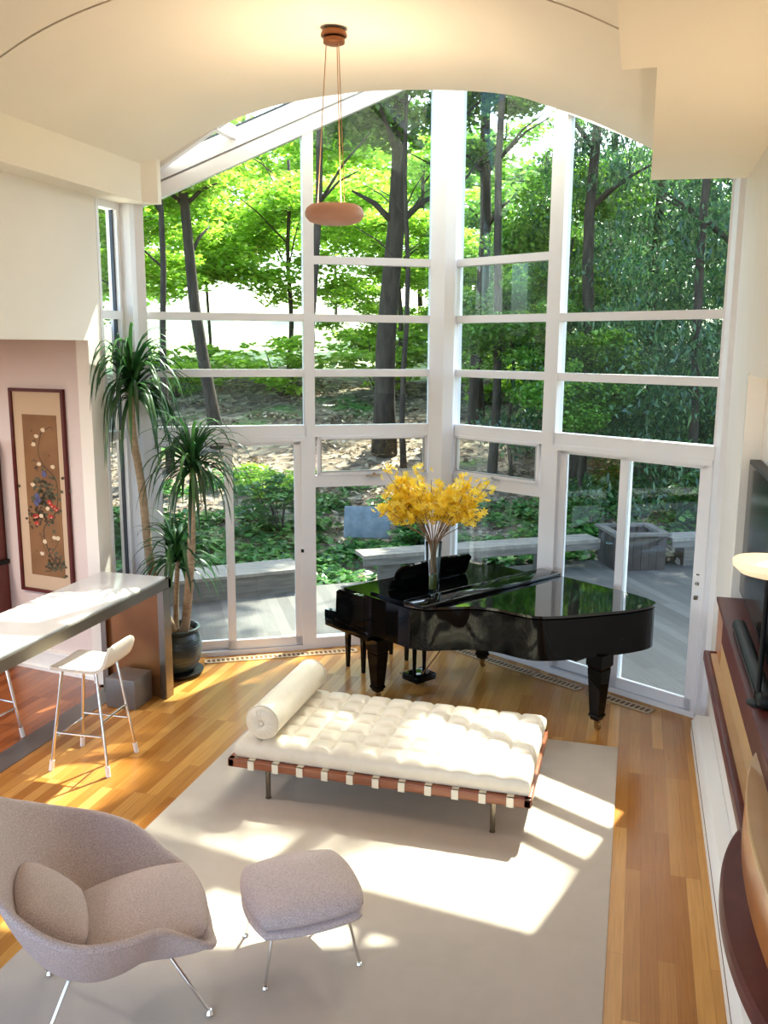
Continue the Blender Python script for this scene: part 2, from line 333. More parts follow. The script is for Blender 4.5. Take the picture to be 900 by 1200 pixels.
# ------------------------------------------------------------------ bay window frames
def zg(t): return 5.55 - .475 * t
def bbox_(mb, X, t0, t1, z0, z1, d0=-.09, d1=0, mi=0):
    mb.hexa([bp(X, t0, z0, d0), bp(X, t1, z0, d0), bp(X, t1, z0, d1), bp(X, t0, z0, d1)], [bp(X, t0, z1, d0), bp(X, t1, z1, d0), bp(X, t1, z1, d1), bp(X, t0, z1, d1)], mi)
def bpoly(mb, X, pts, d0, d1, mi=0):
    n = len(pts); vs = [bp(X, t, z, d0) for t, z in pts] + [bp(X, t, z, d1) for t, z in pts]
    mb.add(vs, [(i, (i + 1) % n, n + (i + 1) % n, n + i) for i in range(n)] + [tuple(range(n)), tuple(range(n, 2 * n))], mi)
def glass_(parent, X, t0, t1, z0, z1, d=-.05, slope=False, name='pane'):
    b = MB(); pts = [(t0, z0), (t1, z0), (t1, zg(t1) + .02 if slope else z1), (t0, zg(t0) + .02 if slope else z1)]
    b.add([bp(X, t, z, d) for t, z in pts], [(0, 1, 2, 3)]); return build(name, b, M['glass'], parent)
def bay(X, T, name, m0, m1, jamb, p0, rows_first, rows_second):
    b = MB()
    bbox_(b, X, p0, p0 + .06, 0, zg(p0) + .1)                                 # frame at apex
    bbox_(b, X, m0, m1, 0, zg(m1) + .05, -.1, .012)                            # main mullion
    bbox_(b, X, jamb, T, 0, zg(T) + .1, -.1, .005)                             # outer jamb
    bpoly(b, X, [(-.05, zg(-.05)), (T, zg(T)), (T, zg(T) + .13), (-.05, zg(-.05) + .13)], -.1, .02)
    bpoly(b, X, [(-.05, zg(-.05) + .13), (T, zg(T) + .13), (T, zg(T) + .15), (-.05, zg(-.05) + .15)], -.1, -.02, 1)
    bpoly(b, X, [(-.05, zg(-.05) + .15), (T, zg(T) + .15), (T, zg(T) + .31), (-.05, zg(-.05) + .31)], -.12, .02)
    bpoly(b, X, [(-.05, zg(-.05) + .31), (T, zg(T) + .31), (T, zg(T) + .335), (-.05, zg(-.05) + .335)], -.14, .0, 2)
    for z in rows_first: bbox_(b, X, p0, m0 + .02, z - .035, z + .035, -.085, .006)
    for z in rows_second: bbox_(b, X, m1 - .02, jamb + .02, z - .035, z + .035, -.085, .006)
    bbox_(b, X, p0, m0 + .02, 2.13, 2.24, -.09, .008); bbox_(b, X, m1 - .02, jamb + .02, 2.13, 2.245, -.09, .012)
    bbox_(b, X, p0, m0 + .02, 1.64, 1.75, -.085, .006); bbox_(b, X, p0, m0 + .02, 0, .11, -.09, .006)
    for t0, t1 in ((p0 + .06, m0), (m1, jamb)):                                # thin dark gasket around the glass, outside
        pass
    w = struct(name, b, [M['white'], M['graytrim'], M['gasket']], 'white framed bay window with wide grid of panes')
    a0 = p0 + .05
    zs = [1.71, ] 
    glass_(w, X, a0, m0, .1, 1.66); 
    r1 = sorted(rows_first); zz = [2.2] + r1
    for i in range(len(zz)):
        if i + 1 < len(zz): glass_(w, X, a0, m0, zz[i], zz[i + 1])
        else: glass_(w, X, a0, m0, zz[i], 0, slope=True)
    zz = [2.2] + sorted(rows_second)
    for i in range(len(zz)):
        if i + 1 < len(zz): glass_(w, X, m1, jamb, zz[i], zz[i + 1])
        else: glass_(w, X, m1, jamb, zz[i], 0, slope=True)
    return w
bay(XL, TL, 'window_1', 1.33, 1.43, 2.87, .12, [2.74, 3.255, 3.785], [2.74, 3.255])
bay(XR, TR, 'window_2', 1.17, 1.31, 2.79, .04, [2.74, 3.255, 3.785], [2.74, 3.255])
# apex corner post
b = MB(); b.prism([(-1.83, 8.86), (-1.98, 8.78), (-1.98, 8.66), (-1.83, 8.60), (-1.74, 8.66), (-1.74, 8.80)], 0, 5.66); struct('trim_3', b, M['white'], 'white post where the two window walls meet')
# corner posts
b = MB(); b.box((-4.50, 7.22, 0), (-4.34, 7.40, 4.45)); b.prism([(-4.40, 7.40), (-4.34, 7.30), (-4.28, 7.35), (-4.34, 7.44)], 0, 4.4)
struct('trim_4', b, M['white'], 'white corner post beside the tall plant')
b = MB(); b.prism([(.60, 7.40), (.63, 7.32), (.70, 7.30), (.97, 7.30), (.97, 7.5), (.68, 7.5)], 0, 4.6); struct('trim_5', b, M['white'], 'white corner post at the right wall')
# awning windows
def awning(X, t0, t1, name, lab):
    b = MB()
    for a, c_, e, g in ((t0, t1, 1.755, 1.79), (t0, t1, 2.105, 2.135), (t0, t0 + .035, 1.76, 2.13), (t1 - .035, t1, 1.76, 2.13)): bbox_(b, X, a, c_, e, g, -.03, .018)
    for a, c_, e, g in ((t0 + .03, t1 - .03, 1.785, 1.795), (t0 + .03, t1 - .03, 2.1, 2.108), (t0 + .03, t0 + .042, 1.79, 2.1), (t1 - .042, t1 - .03, 1.79, 2.1)): bbox_(b, X, a, c_, e, g, -.02, .02, 1)
    w = struct(name, b, [M['white'], M['graytrim']], lab); glass_(w, X, t0 + .03, t1 - .03, 1.785, 2.11, -.01)
    h = MB(); tm = (t0 + t1) / 2; bbox_(h, X, tm - .07, tm + .07, 1.735, 1.75, .015, .035); bbox_(h, X, tm - .01, tm + .01, 1.74, 1.775, .03, .05); build('handle', h, M['chrome'], w)
awning(XL, .2, 1.31, 'window_3', 'low hopper window left of the corner post'); awning(XR, .12, 1.15, 'window_4', 'low hopper window right of the corner post')
# sliding doors
def slider(X, t0, t1, ts, name, lab, hside):
    b = MB()
    bbox_(b, X, t0, t1, 0, .045, -.12, .02); bbox_(b, X, t0, t1, 2.09, 2.14, -.09, .02); bbox_(b, X, t0, t0 + .04, 0, 2.13, -.09, .015); bbox_(b, X, t1 - .04, t1, 0, 2.13, -.09, .015)
    bbox_(b, X, t0, t1, .045, .06, -.03, -.02, 1)
    w = struct(name, b, [M['white'], M['graytrim']], lab)
    for k, (a, c_, d) in enumerate(((t0 + .03, ts + .04, -.02), (ts - .04, t1 - .03, -.055))):
        if hside: d = -.055 if k == 0 else -.02
        s_ = MB(); sw = .05 if not (hside and k == 1) else .05
        bbox_(s_, X, a, c_, .05, .14, d - .02, d + .02); bbox_(s_, X, a, c_, 2.06, 2.12, d - .02, d + .02)
        bbox_(s_, X, a, a + .075, .05, 2.12, d - .02, d + .02); bbox_(s_, X, c_ - .075, c_, .05, 2.12, d - .02, d + .02)
        o = build('sash', s_, M['white'], w); glass_(o, X, a + .05, c_ - .05, .1, 2.08, d)
    h = MB()
    th = t0 + .035 if not hside else t1 - .06
    if hside:
        h.lathe([(0, 0), (.022, 0), (.022, .01), (.015, .02), (0, .02)], bp(X, th, 1.12, 0), 16, X=Matrix(((0, 0, -C), (0, 1, 0), (1, 0, -S))).to_4x4() if False else None)
        bbox_(h, X, th - .012, th + .012, 1.2, 1.21, 0, .01)
    bbox_(h, X, th - .012, th + .012, 1.0, 1.03, 0, .03, 0)
    build('latch', h, M['matblack'] if not hside else M['steel'], w)
slider(XL, 1.43, 2.88, 2.16, 'door_1', 'white sliding glass door left of the piano', False)
slider(XR, 1.31, 2.80, 2.02, 'door_2', 'white sliding glass door right of the piano', True)
# narrow side window in left wall
b = MB()
for y0, y1 in ((6.86, 6.90), (7.17, 7.26)): b.box((WX0 - .1, y0, 0), (WX0 + .005, y1, 4.25))
b.box((WX0 - .1, 6.86, 4.14), (WX0 + .003, 7.24, 4.3)); b.box((WX0 - .1, 6.88, 0), (WX0 + .003, 7.2, .12))
for z in (2.2, 3.25): b.box((WX0 - .1, 6.88, z - .035), (WX0 + .008, 7.2, z + .035))
b.box((WX0 - .06, 7.155, .1), (WX0 - .03, 7.172, 4.15), 1)
w = struct('window_5', b, [M['white'], M['gasket']], 'narrow tall side window beside the tall plant')
for z0, z1 in ((.1, 2.2), (2.2, 3.25), (3.25, 4.15)): g = MB(); g.add([(WX0 - .05, 6.88, z0), (WX0 - .05, 7.18, z0), (WX0 - .05, 7.18, z1), (WX0 - .05, 6.88, z1)], [(0, 1, 2, 3)]); build('pane', g, M['glass'], w)
# glazed gable roof over the bay
def zr(x): return 5.87 - .5485 * abs(x + 1.83)
for k, X in enumerate((XL, XR)):
    sgn = -1 if k == 0 else 1; xe = -4.36 if k == 0 else .67
    b = MB()
    def rafter(xa, ya, xb, yb, w_, h_=.1):
        a = Vector((xa, ya, zr(xa))); c_ = Vector((xb, yb, zr(xb))); t = (c_ - a).normalized(); s_ = t.cross(Vector((0, 0, 1))).normalized() * w_ / 2; u_ = Vector((0, 0, -h_))
        b.hexa([a - s_ + u_, a + s_ + u_, c_ + s_ + u_, c_ - s_ + u_], [a - s_ + Vector((0, 0, .01)), a + s_ + Vector((0, 0, .01)), c_ + s_ + Vector((0, 0, .01)), c_ - s_ + Vector((0, 0, .01))])
    rafter(xe, 7.43, -1.83, 7.43, .06); 
    for fr in (.36, .7):
        xx = -1.83 + (xe + 1.83) * fr; yy = 8.81 - .577 * abs(xx + 1.83)
        rafter(xx, 7.4, xx, yy, .06)
    rafter(-1.83, 7.4, -1.83, 8.86, .12, .16)
    w = struct('window_%d' % (6 + k), b, M['white'], 'sloping glass roof over the bay, %s side' % ('left' if k == 0 else 'right'))
    g = MB(); g.add([(xe, 7.38, zr(xe)), (-1.83, 7.38, zr(-1.83)), (-1.83, 8.84, zr(-1.83))], [(0, 1, 2)]); build('pane', g, M['glass'], w)
# outer threshold / sill outside
# floor vents
def vent(X, t0, t1, lab, grp):
    b = MB(); d0, d1 = .1, .22
    bbox_(b, X, t0, t1, 0, .004, d0, d1, 1)
    bbox_(b, X, t0, t1, 0, .008, d0, d0 + .022); bbox_(b, X, t0, t1, 0, .008, d1 - .022, d1); bbox_(b, X, t0, t0 + .02, 0, .008, d0, d1); bbox_(b, X, t1 - .02, t1, 0, .008, d0, d1)
    n = int((t1 - t0 - .04) / .045)
    for i in range(n + 1):
        t = t0 + .02 + (t1 - t0 - .04) * i / n; bbox_(b, X, t - .008, t + .008, 0, .0075, d0, d1)
    single('floor_vent', b, [M['ventwood'], M['ventdark']], lab, 'vent', grp)
M['ventwood'] = mat('vent_wood', (.62, .43, .24), .35); M['ventdark'] = mat('vent_dark', (.16, .075, .03), .8)
vent(XL, .95, 2.45, 'wooden floor grille under the left window wall', 'floor grilles')
vent(XR, .35, 1.28, 'wooden floor grille behind the piano legs, nearest the corner post', 'floor grilles')
vent(XR, 1.30, 1.80, 'short wooden floor grille in the middle of the right window wall', 'floor grilles')
vent(XR, 1.90, 2.50, 'wooden floor grille before the right sliding door', 'floor grilles')

# ------------------------------------------------------------------ rug
b = MB(); b.box((-2.83, 2.55, 0), (0, 6.63, .012), bev=.004)
single('rug', b, M['rug'], 'large plain beige woven rug under the daybed and armchair', 'rug', auto=0)

# ------------------------------------------------------------------ daybed
D = thing('daybed', 'cream tufted leather daybed on wood frame with white straps', 'daybed', (-1.48, 5.6, 0))
x0, x1, y0, y1 = -1.03, .99, -.49, .58
b = MB()
b.box((x0, y0, .225), (x1, y0 + .05, .285), bev=.008); b.box((x0, y1 - .05, .225), (x1, y1, .285), bev=.008)
b.box((x0, y0, .225), (x0 + .05, y1, .285), bev=.008); b.box((x1 - .05, y0, .225), (x1, y1, .285), bev=.008)
build('frame', b, M['redwood'], D)
for i in range(11):
    xx = x0 + .17 + i * (x1 - x0 - .30) / 10
    s_ = MB(); s_.box((xx - .022, y0 - .004, .221), (xx + .022, y1 + .004, .225)); s_.box((xx - .022, y0 - .006, .221), (xx + .022, y0, .289)); s_.box((xx - .022, y1, .221), (xx + .022, y1 + .006, .289)); s_.box((xx - .022, y0 - .006, .285), (xx + .022, y1 + .006, .289))
    build('strap', s_, M['strap'], D)
for lx, ly in ((-.76, -.44), (.75, -.44), (-.76, .53), (.75, .53)):
    s_ = MB(); s_.tube([(lx, ly, .012), (lx, ly, .225)], .017, 16); s_.tube([(lx, ly, .012), (lx, ly, .02)], .02, 16); build('leg', s_, M['steel'], D)
nx, ny, q = 12, 6, 8
mx0, mx1, my0, my1, mz0, mz1 = x0 + .06, x1 - .03, y0 + .035, y1 - .05, .29, .40
bm_v = []; bm_f = []; NX, NY = nx * q, ny * q
for j in range(NY + 1):
    for i in range(NX + 1):
        u_, v_ = i / NX, j / NY
        a = abs(math.sin(PI * i / q)); c_ = abs(math.sin(PI * j / q))
        ed = min(1, min(i, NX - i, j, NY - j) / 1.0)
        h = .013 * (a * c_) ** .5 + .014 * (min(a, c_) ** .35)
        zz = mz1 + (h if ed > 0 else -.006)
        inx = 0
        bm_v.append((mx0 + (mx1 - mx0) * u_, my0 + (my1 - my0) * v_, zz))
for j in range(NY):
    for i in range(NX): p_ = j * (NX + 1) + i; bm_f.append((p_, p_ + 1, p_ + NX + 2, p_ + NX + 1))
b = MB(); b.add(bm_v, bm_f, 0, True)
ring = [(i, 0) for i in range(NX)] + [(NX, j) for j in range(NY)] + [(NX - i, NY) for i in range(NX)] + [(0, NY - j) for j in range(NY)]
vs = []
for zz, off in ((mz1 - .006, 0), (mz1 - .02, .012), (mz1 - .05, .016), (mz0 + .03, .014), (mz0, .0)):
    for i, j in ring:
        ux = -1 if i == 0 else (1 if i == NX else 0); uy = -1 if j == 0 else (1 if j == NY else 0)
        wob = 1 + .15 * math.cos(2 * PI * (i if uy else j) / q)
        vs.append((mx0 + (mx1 - mx0) * i / NX + ux * off * wob, my0 + (my1 - my0) * j / NY + uy * off * wob, zz))
n = len(ring); b.add(vs, [(k * n + i, k * n + (i + 1) % n, (k + 1) * n + (i + 1) % n, (k + 1) * n + i) for k in range(4) for i in range(n)] + [tuple(range(4 * n, 5 * n))], 0, True)
mt = build('mattress', b, M['leather'], D, auto=60)
# bolster
T = thing('bolster', 'cream leather bolster cushion lying across left end of the daybed', 'bolster', (-2.27, 5.62, .435))
XB = Matrix.Rotation(math.radians(-90), 4, 'X')
r_ = .115
pr = [(0, -.478), (.02, -.483), (.03, -.492), (.06, -.497), (.09, -.49), (.108, -.475), (r_, -.455), (r_ + .001, -.3), (r_ + .001, .3), (r_, .455), (.108, .475), (.09, .49), (.06, .497), (0, .485)]
b = MB(); b.lathe(pr, (0, 0, r_), 48, X=XB); build('cushion', b, M['leather'], T)
for s_ in (-1, 1):
    b = MB(); b.lathe([(r_ * .95, -.003), (r_ + .004, -.004), (r_ + .005, 0), (r_ + .004, .004), (r_ * .95, .003)], (0, s_ * .462, r_), 48, X=XB); build('piping', b, M['leather'], T)
b = MB(); b.lathe([(0, -.012), (.012, -.01), (.018, -.004), (.018, .004), (0, .006)], (0, -.484, r_), 20, X=XB.inverted() if False else Matrix.Rotation(math.radians(90), 4, 'X') @ Matrix.Scale(-1, 4, (0, 0, 1))); build('button', b, M['leather'], T)
b = MB()
for k in range(16):
    a = 2 * PI * k / 16; b.tube([(.02 * math.cos(a), -.486, r_ + .02 * math.sin(a)), (.06 * math.cos(a), -.4985, r_ + .06 * math.sin(a)), (.095 * math.cos(a), -.489, r_ + .095 * math.sin(a))], .0022, 5)
build('end_pleats', b, M['leather'], T)

# ------------------------------------------------------------------ lounge chair
def spl(keys, th):
    ks = sorted(keys); 
    for i in range(len(ks) - 1):
        if ks[i][0] <= th <= ks[i + 1][0]:
            g = lambda k: ks[min(max(k, 0), len(ks) - 1)]
            p0_, p1_, p2_, p3_ = g(i - 1), g(i), g(i + 1), g(i + 2)
            h_ = p2_[0] - p1_[0]; t = (th - p1_[0]) / h_; out = []
            for c_ in range(1, len(p1_)):
                m1_ = (p2_[c_] - p0_[c_]) / max(p2_[0] - p0_[0], 1e-6) * h_ if i > 0 else 0
                m2_ = (p3_[c_] - p1_[c_]) / max(p3_[0] - p1_[0], 1e-6) * h_ if i + 2 < len(ks) else 0
                out.append((2 * t ** 3 - 3 * t * t + 1) * p1_[c_] + (t ** 3 - 2 * t * t + t) * m1_ + (-2 * t ** 3 + 3 * t * t) * p2_[c_] + (t ** 3 - t * t) * m2_)
            return out
keys = [(0, .44, .355), (20, .46, .355), (36, .52, .38), (50, .475, .48), (66, .47, .585), (85, .53, .635), (105, .59, .69), (125, .60, .80), (142, .57, .91), (160, .52, .965), (180, .50, .975)]
W_ = thing('lounge_chair', 'wide grey tweed lounge chair with curved shell and chrome legs', 'armchair', (-2.20, 3.24, .012), math.radians(37))
nt_, ns_ = 96, 16; vs = []; fs = []
for i in range(nt_):
    th = 360 * i / nt_; R0, zrim = spl(keys, min(th, 360 - th)); a = math.radians(th)
    for k in range(ns_ + 3):
        s_ = min(k / ns_, 1); r0 = R0 * (s_ ** .8) * .97; z_ = .275 + (zrim - .275) * (s_ ** 2.2)
        if k > ns_: q2 = k - ns_; r0 = R0 * .97 + .024 * q2; z_ = zrim + (.006 if q2 == 1 else -.012)
        vs.append((r0 * math.cos(a) - .02, r0 * math.sin(a), z_))
w2 = ns_ + 3
for i in range(nt_):
    for k in range(w2 - 1): a_ = i * w2 + k; c_ = ((i + 1) % nt_) * w2 + k; fs.append((a_, c_, c_ + 1, a_ + 1))
b = MB(); b.add(vs, fs, 0, True); o = build('shell', b, M['fabric'], W_, auto=0)
md = o.modifiers.new('s', 'SOLIDIFY'); md.thickness = .035; md.offset = -1; md = o.modifiers.new('b', 'SUBSURF'); md.levels = md.render_levels = 1
def cushion(name, parent, hx, hy, hz, X, matl, e=3.2, crown=.03, n=28):
    b = MB(); vs = []; fs = []
    for sgn in (1, -1):
        for j in range(n + 1):
            for i in range(n + 1):
                u_, v_ = 2 * i / n - 1, 2 * j / n - 1
                uu = math.copysign(abs(u_) ** .8, u_); vv = math.copysign(abs(v_) ** .8, v_)
                # map square to rounded square
                x_ = uu * math.sqrt(1 - .28 * vv * vv); y_ = vv * math.sqrt(1 - .28 * uu * uu)
                m_ = max(abs(uu), abs(vv)); ed = (1 - m_ ** 6) ** .5
                z_ = hz * ed + crown * (1 - uu * uu) * (1 - vv * vv) if sgn > 0 else -hz * ed
                vs.append(X @ Vector((x_ * hx, y_ * hy, z_)))
    w = (n + 1); 
    for sgn in (0, 1):
        for j in range(n):
            for i in range(n): p_ = sgn * w * w + j * w + i; fs.append((p_, p_ + 1, p_ + w + 1, p_ + w))
    b.add(vs, fs, 0, True); return build(name, b, matl, parent, auto=0)
sc_ = cushion('seat_cushion', W_, .30, .325, .045, Matrix.Translation((.135, 0, .39)) @ Matrix.Rotation(math.radians(-6), 4, 'Y'), M['fabric'], crown=.04)
bc_ = cushion('back_cushion', W_, .19, .24, .05, Matrix.Translation((-.25, 0, .52)) @ Matrix.Rotation(math.radians(42), 4, 'Y'), M['fabric'], crown=.03)
for fx, fy in ((.39, -.28), (.39, .28), (-.30, -.30), (-.28, .24)):
    b = MB(); tx = .26 if fx > 0 else -.22; b.tube([(tx * .6, fy * .46, .262), (tx * .9, fy * .66, .268), (fx - .02, fy, .05), (fx, fy * 1.03, .02)], .009, 10)
    g = build('leg', b, M['chrome'], W_); b = MB(); b.lathe([(0, 0), (.017, 0), (.02, .008), (.014, .02), (.009, .028), (0, .028)], (fx, fy * 1.03, 0), 16); build('foot', b, M['chrome'], g)
b = MB(); b.tube([(-.12, -.13, .262), (.16, -.13, .262)], .008, 8); b.tube([(-.12, .13, .262), (.16, .13, .262)], .008, 8); b.tube([(.0, -.13, .262), (0, .13, .262)], .008, 8); build('base_frame', b, M['chrome'], W_)
# ottoman
O_ = thing('ottoman', 'grey tweed ottoman with thin chrome legs beside lounge chair', 'ottoman', (-1.475, 3.775, .012), math.radians(37))
b = MB(); b2 = []
cushion('base_pad', O_, .285, .265, .03, Matrix.Translation((0, 0, .275)), M['fabric'], crown=0)
cushion('top_cushion', O_, .29, .27, .055, Matrix.Translation((0, 0, .345)), M['fabric'], crown=.045)
for fx in (-1, 1):
    for fy in (-1, 1):
        b = MB(); b.tube([(fx * .14, fy * .13, .25), (fx * .19, fy * .17, .245), (fx * .235, fy * .205, .02)], .0075, 10)
        g = build('leg', b, M['chrome'], O_); b = MB(); b.lathe([(0, 0), (.015, 0), (.017, .006), (.012, .016), (0, .018)], (fx * .236, fy * .206, 0), 14); build('foot', b, M['chrome'], g)

# ------------------------------------------------------------------ grand piano
PO = Vector((-1.735, 7.6, 0)); PA = math.atan2(-.556, .831)
G = thing('grand_piano', 'glossy black grand piano with lid flap folded back', 'piano', PO, PA)
out = [(.05, -.76), (.45, -.76), (.60, -.755)] + [tuple(p) for p in cat_rom([(.62, -.75), (.74, -.69), (.84, -.55), (.96, -.38), (1.12, -.285), (1.3, -.25), (1.45, -.19), (1.58, .0), (1.70, .27), (1.79, .5), (1.83, .70), (1.80, .83), (1.70, .88)], 5)] + [(1.5, .88), (.05, .88)]
inner = out
b = MB(); b.prism(out, .63, .955, 0, True); cs = build('case', b, M['black'], G, auto=30)
b = MB(); b.box((-.36, -.76, .63), (.06, .88, .665), bev=.004)
b.prism([(-.50, .0), (-.50, .1), (-.34, .115), (-.33, .30), (-.29, .325), (.06, .33), (.06, 0)], 0, .055, X=Matrix(((1, 0, 0, 0), (0, 0, 1, -.76), (0, 1, 0, .60), (0, 0, 0, 1))))
b.prism([(-.50, .0), (-.50, .1), (-.34, .115), (-.33, .30), (-.29, .325), (.06, .33), (.06, 0)], 0, .055, X=Matrix(((1, 0, 0, 0), (0, 0, 1, .825), (0, 1, 0, .60), (0, 0, 0, 1))))
b.box((-.50, -.76, .555), (.1, .88, .635), bev=.006)
b.box((-.505, -.72, .63), (-.48, .84, .665), bev=.004)
build('key_bed', b, M['black'], G)
b = MB(); b.box((-.47, -.62, .635), (-.31, .74, .685), 0, .002)
k = build('keyboard', b, M['ivory'], G)
b = MB()
for i in range(52):
    if i % 7 in (0, 1, 3, 4, 5): yy = -.62 + 1.36 * (i + 1) / 52; b.box((-.40, yy - .006, .685), (-.31, yy + .006, .697))
build('black_keys', b, M['matblack'], k)
b = MB(); b.box((-.30, -.70, .66), (-.285, .82, .93), bev=.004); b.box((-.30, -.70, .90), (.1, .82, .93)); build('fallboard', b, M['black'], G)
# rear lid
lid = [(.575, -.775)] + [(p[0] + .012, p[1] - .014) for p in out[2:-2]] + [(1.5, .90), (.575, .90)]
b = MB(); b.prism(lid, .972, .992, 0, True); build('lid', b, M['pianolid'], G, auto=30)
b = MB(); b.box((.575, -.775, .994), (.79, .90, 1.022), bev=.006); build('lid_flap', b, M['black'], G)
b = MB(); b.box((.555, -.775, .975), (.58, .9, 1.02), bev=.01); build('hinge', b, [M['black'], M['gold']], G)
b = MB(); b.prism([(.06, -.70), (.56, -.70), (.56, .82), (.06, .82)], .955, .975); sh = build('desk_shelf', b, M['black'], G)
# music desk (tilted plate with scrolled ends)
dk = [(-.46, 0), (-.46, .06), (-.44, .11), (-.44, .19), (-.40, .22), (0, .25), (.40, .22), (.44, .19), (.44, .11), (.46, .06), (.46, 0)]
XD = Matrix.Translation((.13, -.10, .985)) @ Matrix.Rotation(math.radians(-28) * -1, 4, 'Y') @ Matrix(((0, 0, 1, 0), (1, 0, 0, 0), (0, 1, 0, 0), (0, 0, 0, 1)))
b = MB(); b.prism(dk, -.01, .01, X=XD); md_ = build('music_desk', b, M['black'], G)
b = MB(); b.box((.08, -.5, .975), (.14, .32, .993), bev=.003); build('desk_ledge', b, M['black'], md_)
b = MB(); b.tube([(.075, -.5, .99), (.075, .32, .99)], .004, 6); build('desk_trim', b, M['gold'], md_)
def pleg(x, y, s0, s1, top, nm='leg'):
    b = MB(); z0 = .085
    def sq(h, z): return [(x - h, y - h, z), (x + h, y - h, z), (x + h, y + h, z), (x - h, y + h, z)]
    b.hexa(sq(s0, top - .10), sq(s0, top)); b.hexa(sq(s0 * .8, top - .13), sq(s0 * .92, top - .10)); b.hexa(sq(s1, z0 + .05), sq(s0 * .86, top - .13)); b.hexa(sq(s1 * 1.15, z0 + .03), sq(s1 * 1.15, z0 + .05)); b.hexa(sq(s1 * .8, z0), sq(s1, z0 + .03))
    o = build(nm, b, M['black'], G)
    c_ = MB(); c_.lathe([(0, .09), (.02, .09), (.022, .06), (.012, .055), (0, .055)], (x, y, 0), 14); XW = Matrix.Translation((x + .012, y, .029)) @ Matrix.Rotation(PI / 2, 4, 'X')
    c_.lathe([(0, -.012), (.024, -.012), (.029, -.006), (.029, .006), (.024, .012), (0, .012)], (0, 0, 0), 20, X=XW); c_.box((x - .006, y - .02, .03), (x + .02, y + .02, .07)); build('caster', c_, M['gold'], o)
pleg(.09, -.64, .075, .042, .56); pleg(.09, .66, .075, .042, .56); pleg(1.66, .32, .075, .042, .64)
b = MB(); b.box((-.08, -.21, .04), (.12, .03, .10), bev=.008)
for yy in (-.15, -.03): b.tube([(.02, yy, .09), (.02, yy, .40), (.02, yy, .62)], [.016, .022, .026], 12)
b.box((-.02, -.18, .50), (.06, 0, .56)); ly = build('pedal_lyre', b, M['black'], G)
for yy in (-.15, -.09, -.03): p_ = MB(); p_.box((-.17, yy - .012, .055), (-.07, yy + .012, .065), bev=.004); build('pedal', p_, M['gold'], ly)
b = MB(); b.tube([(.06, -.09, .09), (.45, -.05, .62)], .006, 8); build('lyre_brace', b, M['gold'], ly)
# under-case beams
b = MB(); b.box((.3, -.6, .60), (.38, .8, .64)); b.box((.9, -.2, .60), (.98, .8, .64)); b.box((.1, .1, .60), (1.6, .2, .64)); build('underside_beams', b, M['matblack'], G)
# bench
Bn = thing('piano_bench', 'black piano bench pushed under the keyboard of the grand piano', 'bench', PO + Matrix.Rotation(PA, 3, 'Z') @ Vector((-.61, -.05, 0)), PA)
b = MB(); b.box((-.14, -.31, .40), (.14, .31, .45), bev=.008); build('seat_frame', b, M['black'], Bn); b = MB(); b.box((-.135, -.305, .45), (.135, .305, .49), bev=.018); build('cushion', b, M['matblack'], Bn)
for sx in (-1, 1):
    for sy in (-1, 1): b = MB(); x_, y_ = sx * .115, sy * .27; b.hexa([(x_ - .014, y_ - .014, 0), (x_ + .014, y_ - .014, 0), (x_ + .014, y_ + .014, 0), (x_ - .014, y_ + .014, 0)], [(x_ - .024, y_ - .024, .41), (x_ + .024, y_ - .024, .41), (x_ + .024, y_ + .024, .41), (x_ - .024, y_ + .024, .41)]); build('leg', b, M['black'], Bn)

# ------------------------------------------------------------------ vase of yellow flowers
VP = PO + Matrix.Rotation(PA, 3, 'Z') @ Vector((.385, -.285, .9755))
V = thing('glass_vase', 'tall clear glass vase on the piano holding yellow blossom stems', 'vase', VP)
b = MB(); b.lathe([(0, .0), (.052, 0), (.054, .01), (.056, .15), (.066, .35), (.070, .42), (.067, .42), (.063, .35), (.052, .15), (.050, .022), (0, .022)], (0, 0, 0), 36); build('glass', b, M['vglass'], V)
b = MB(); b.lathe([(0, .024), (.047, .024), (.050, .14), (.046, .15), (.02, .155), (0, .15)], (0, 0, 0), 24); build('moss', b, M['water'], V)
F_ = thing('blossom_stems', 'bunch of bright yellow blossoms on thin branches in glass vase', 'flowers', VP + Vector((0, 0, .03)))
b = MB(); tips = []
r2 = random.Random(3)
camr = Vector((math.cos(yaw), math.sin(yaw), 0)); camf = Vector((-math.sin(yaw), math.cos(yaw), 0))
targets = []
for k in range(30):
    a = r2.uniform(-1, 1); side = a * .46; dep = r2.uniform(-.17, .17); hgt = (.70 + r2.uniform(-.05, .24) - .06 * abs(a))
    targets.append(camr * side + camf * dep + Vector((0, 0, hgt)))
for k in range(10): targets.append(camr * r2.uniform(-.5, -.1) + camf * r2.uniform(-.15, .15) + Vector((0, 0, r2.uniform(.72, 1.0))))
for tg in targets:
    bx_ = Vector((r2.uniform(-.02, .02), r2.uniform(-.02, .02), .02)); nk = Vector((tg.x * .09, tg.y * .12, .38)); md1 = nk.lerp(tg, .5) + Vector((r2.uniform(-.03, .03), r2.uniform(-.03, .03), .02))
    pts = cat_rom([bx_, nk, md1, tg], 4); b.tube(pts, [.0035] * (len(pts) - 4) + [.0025] * 4, 5); tips.append((nk, md1, tg))
build('stems', b, M['stem'], F_)
bl = MB()
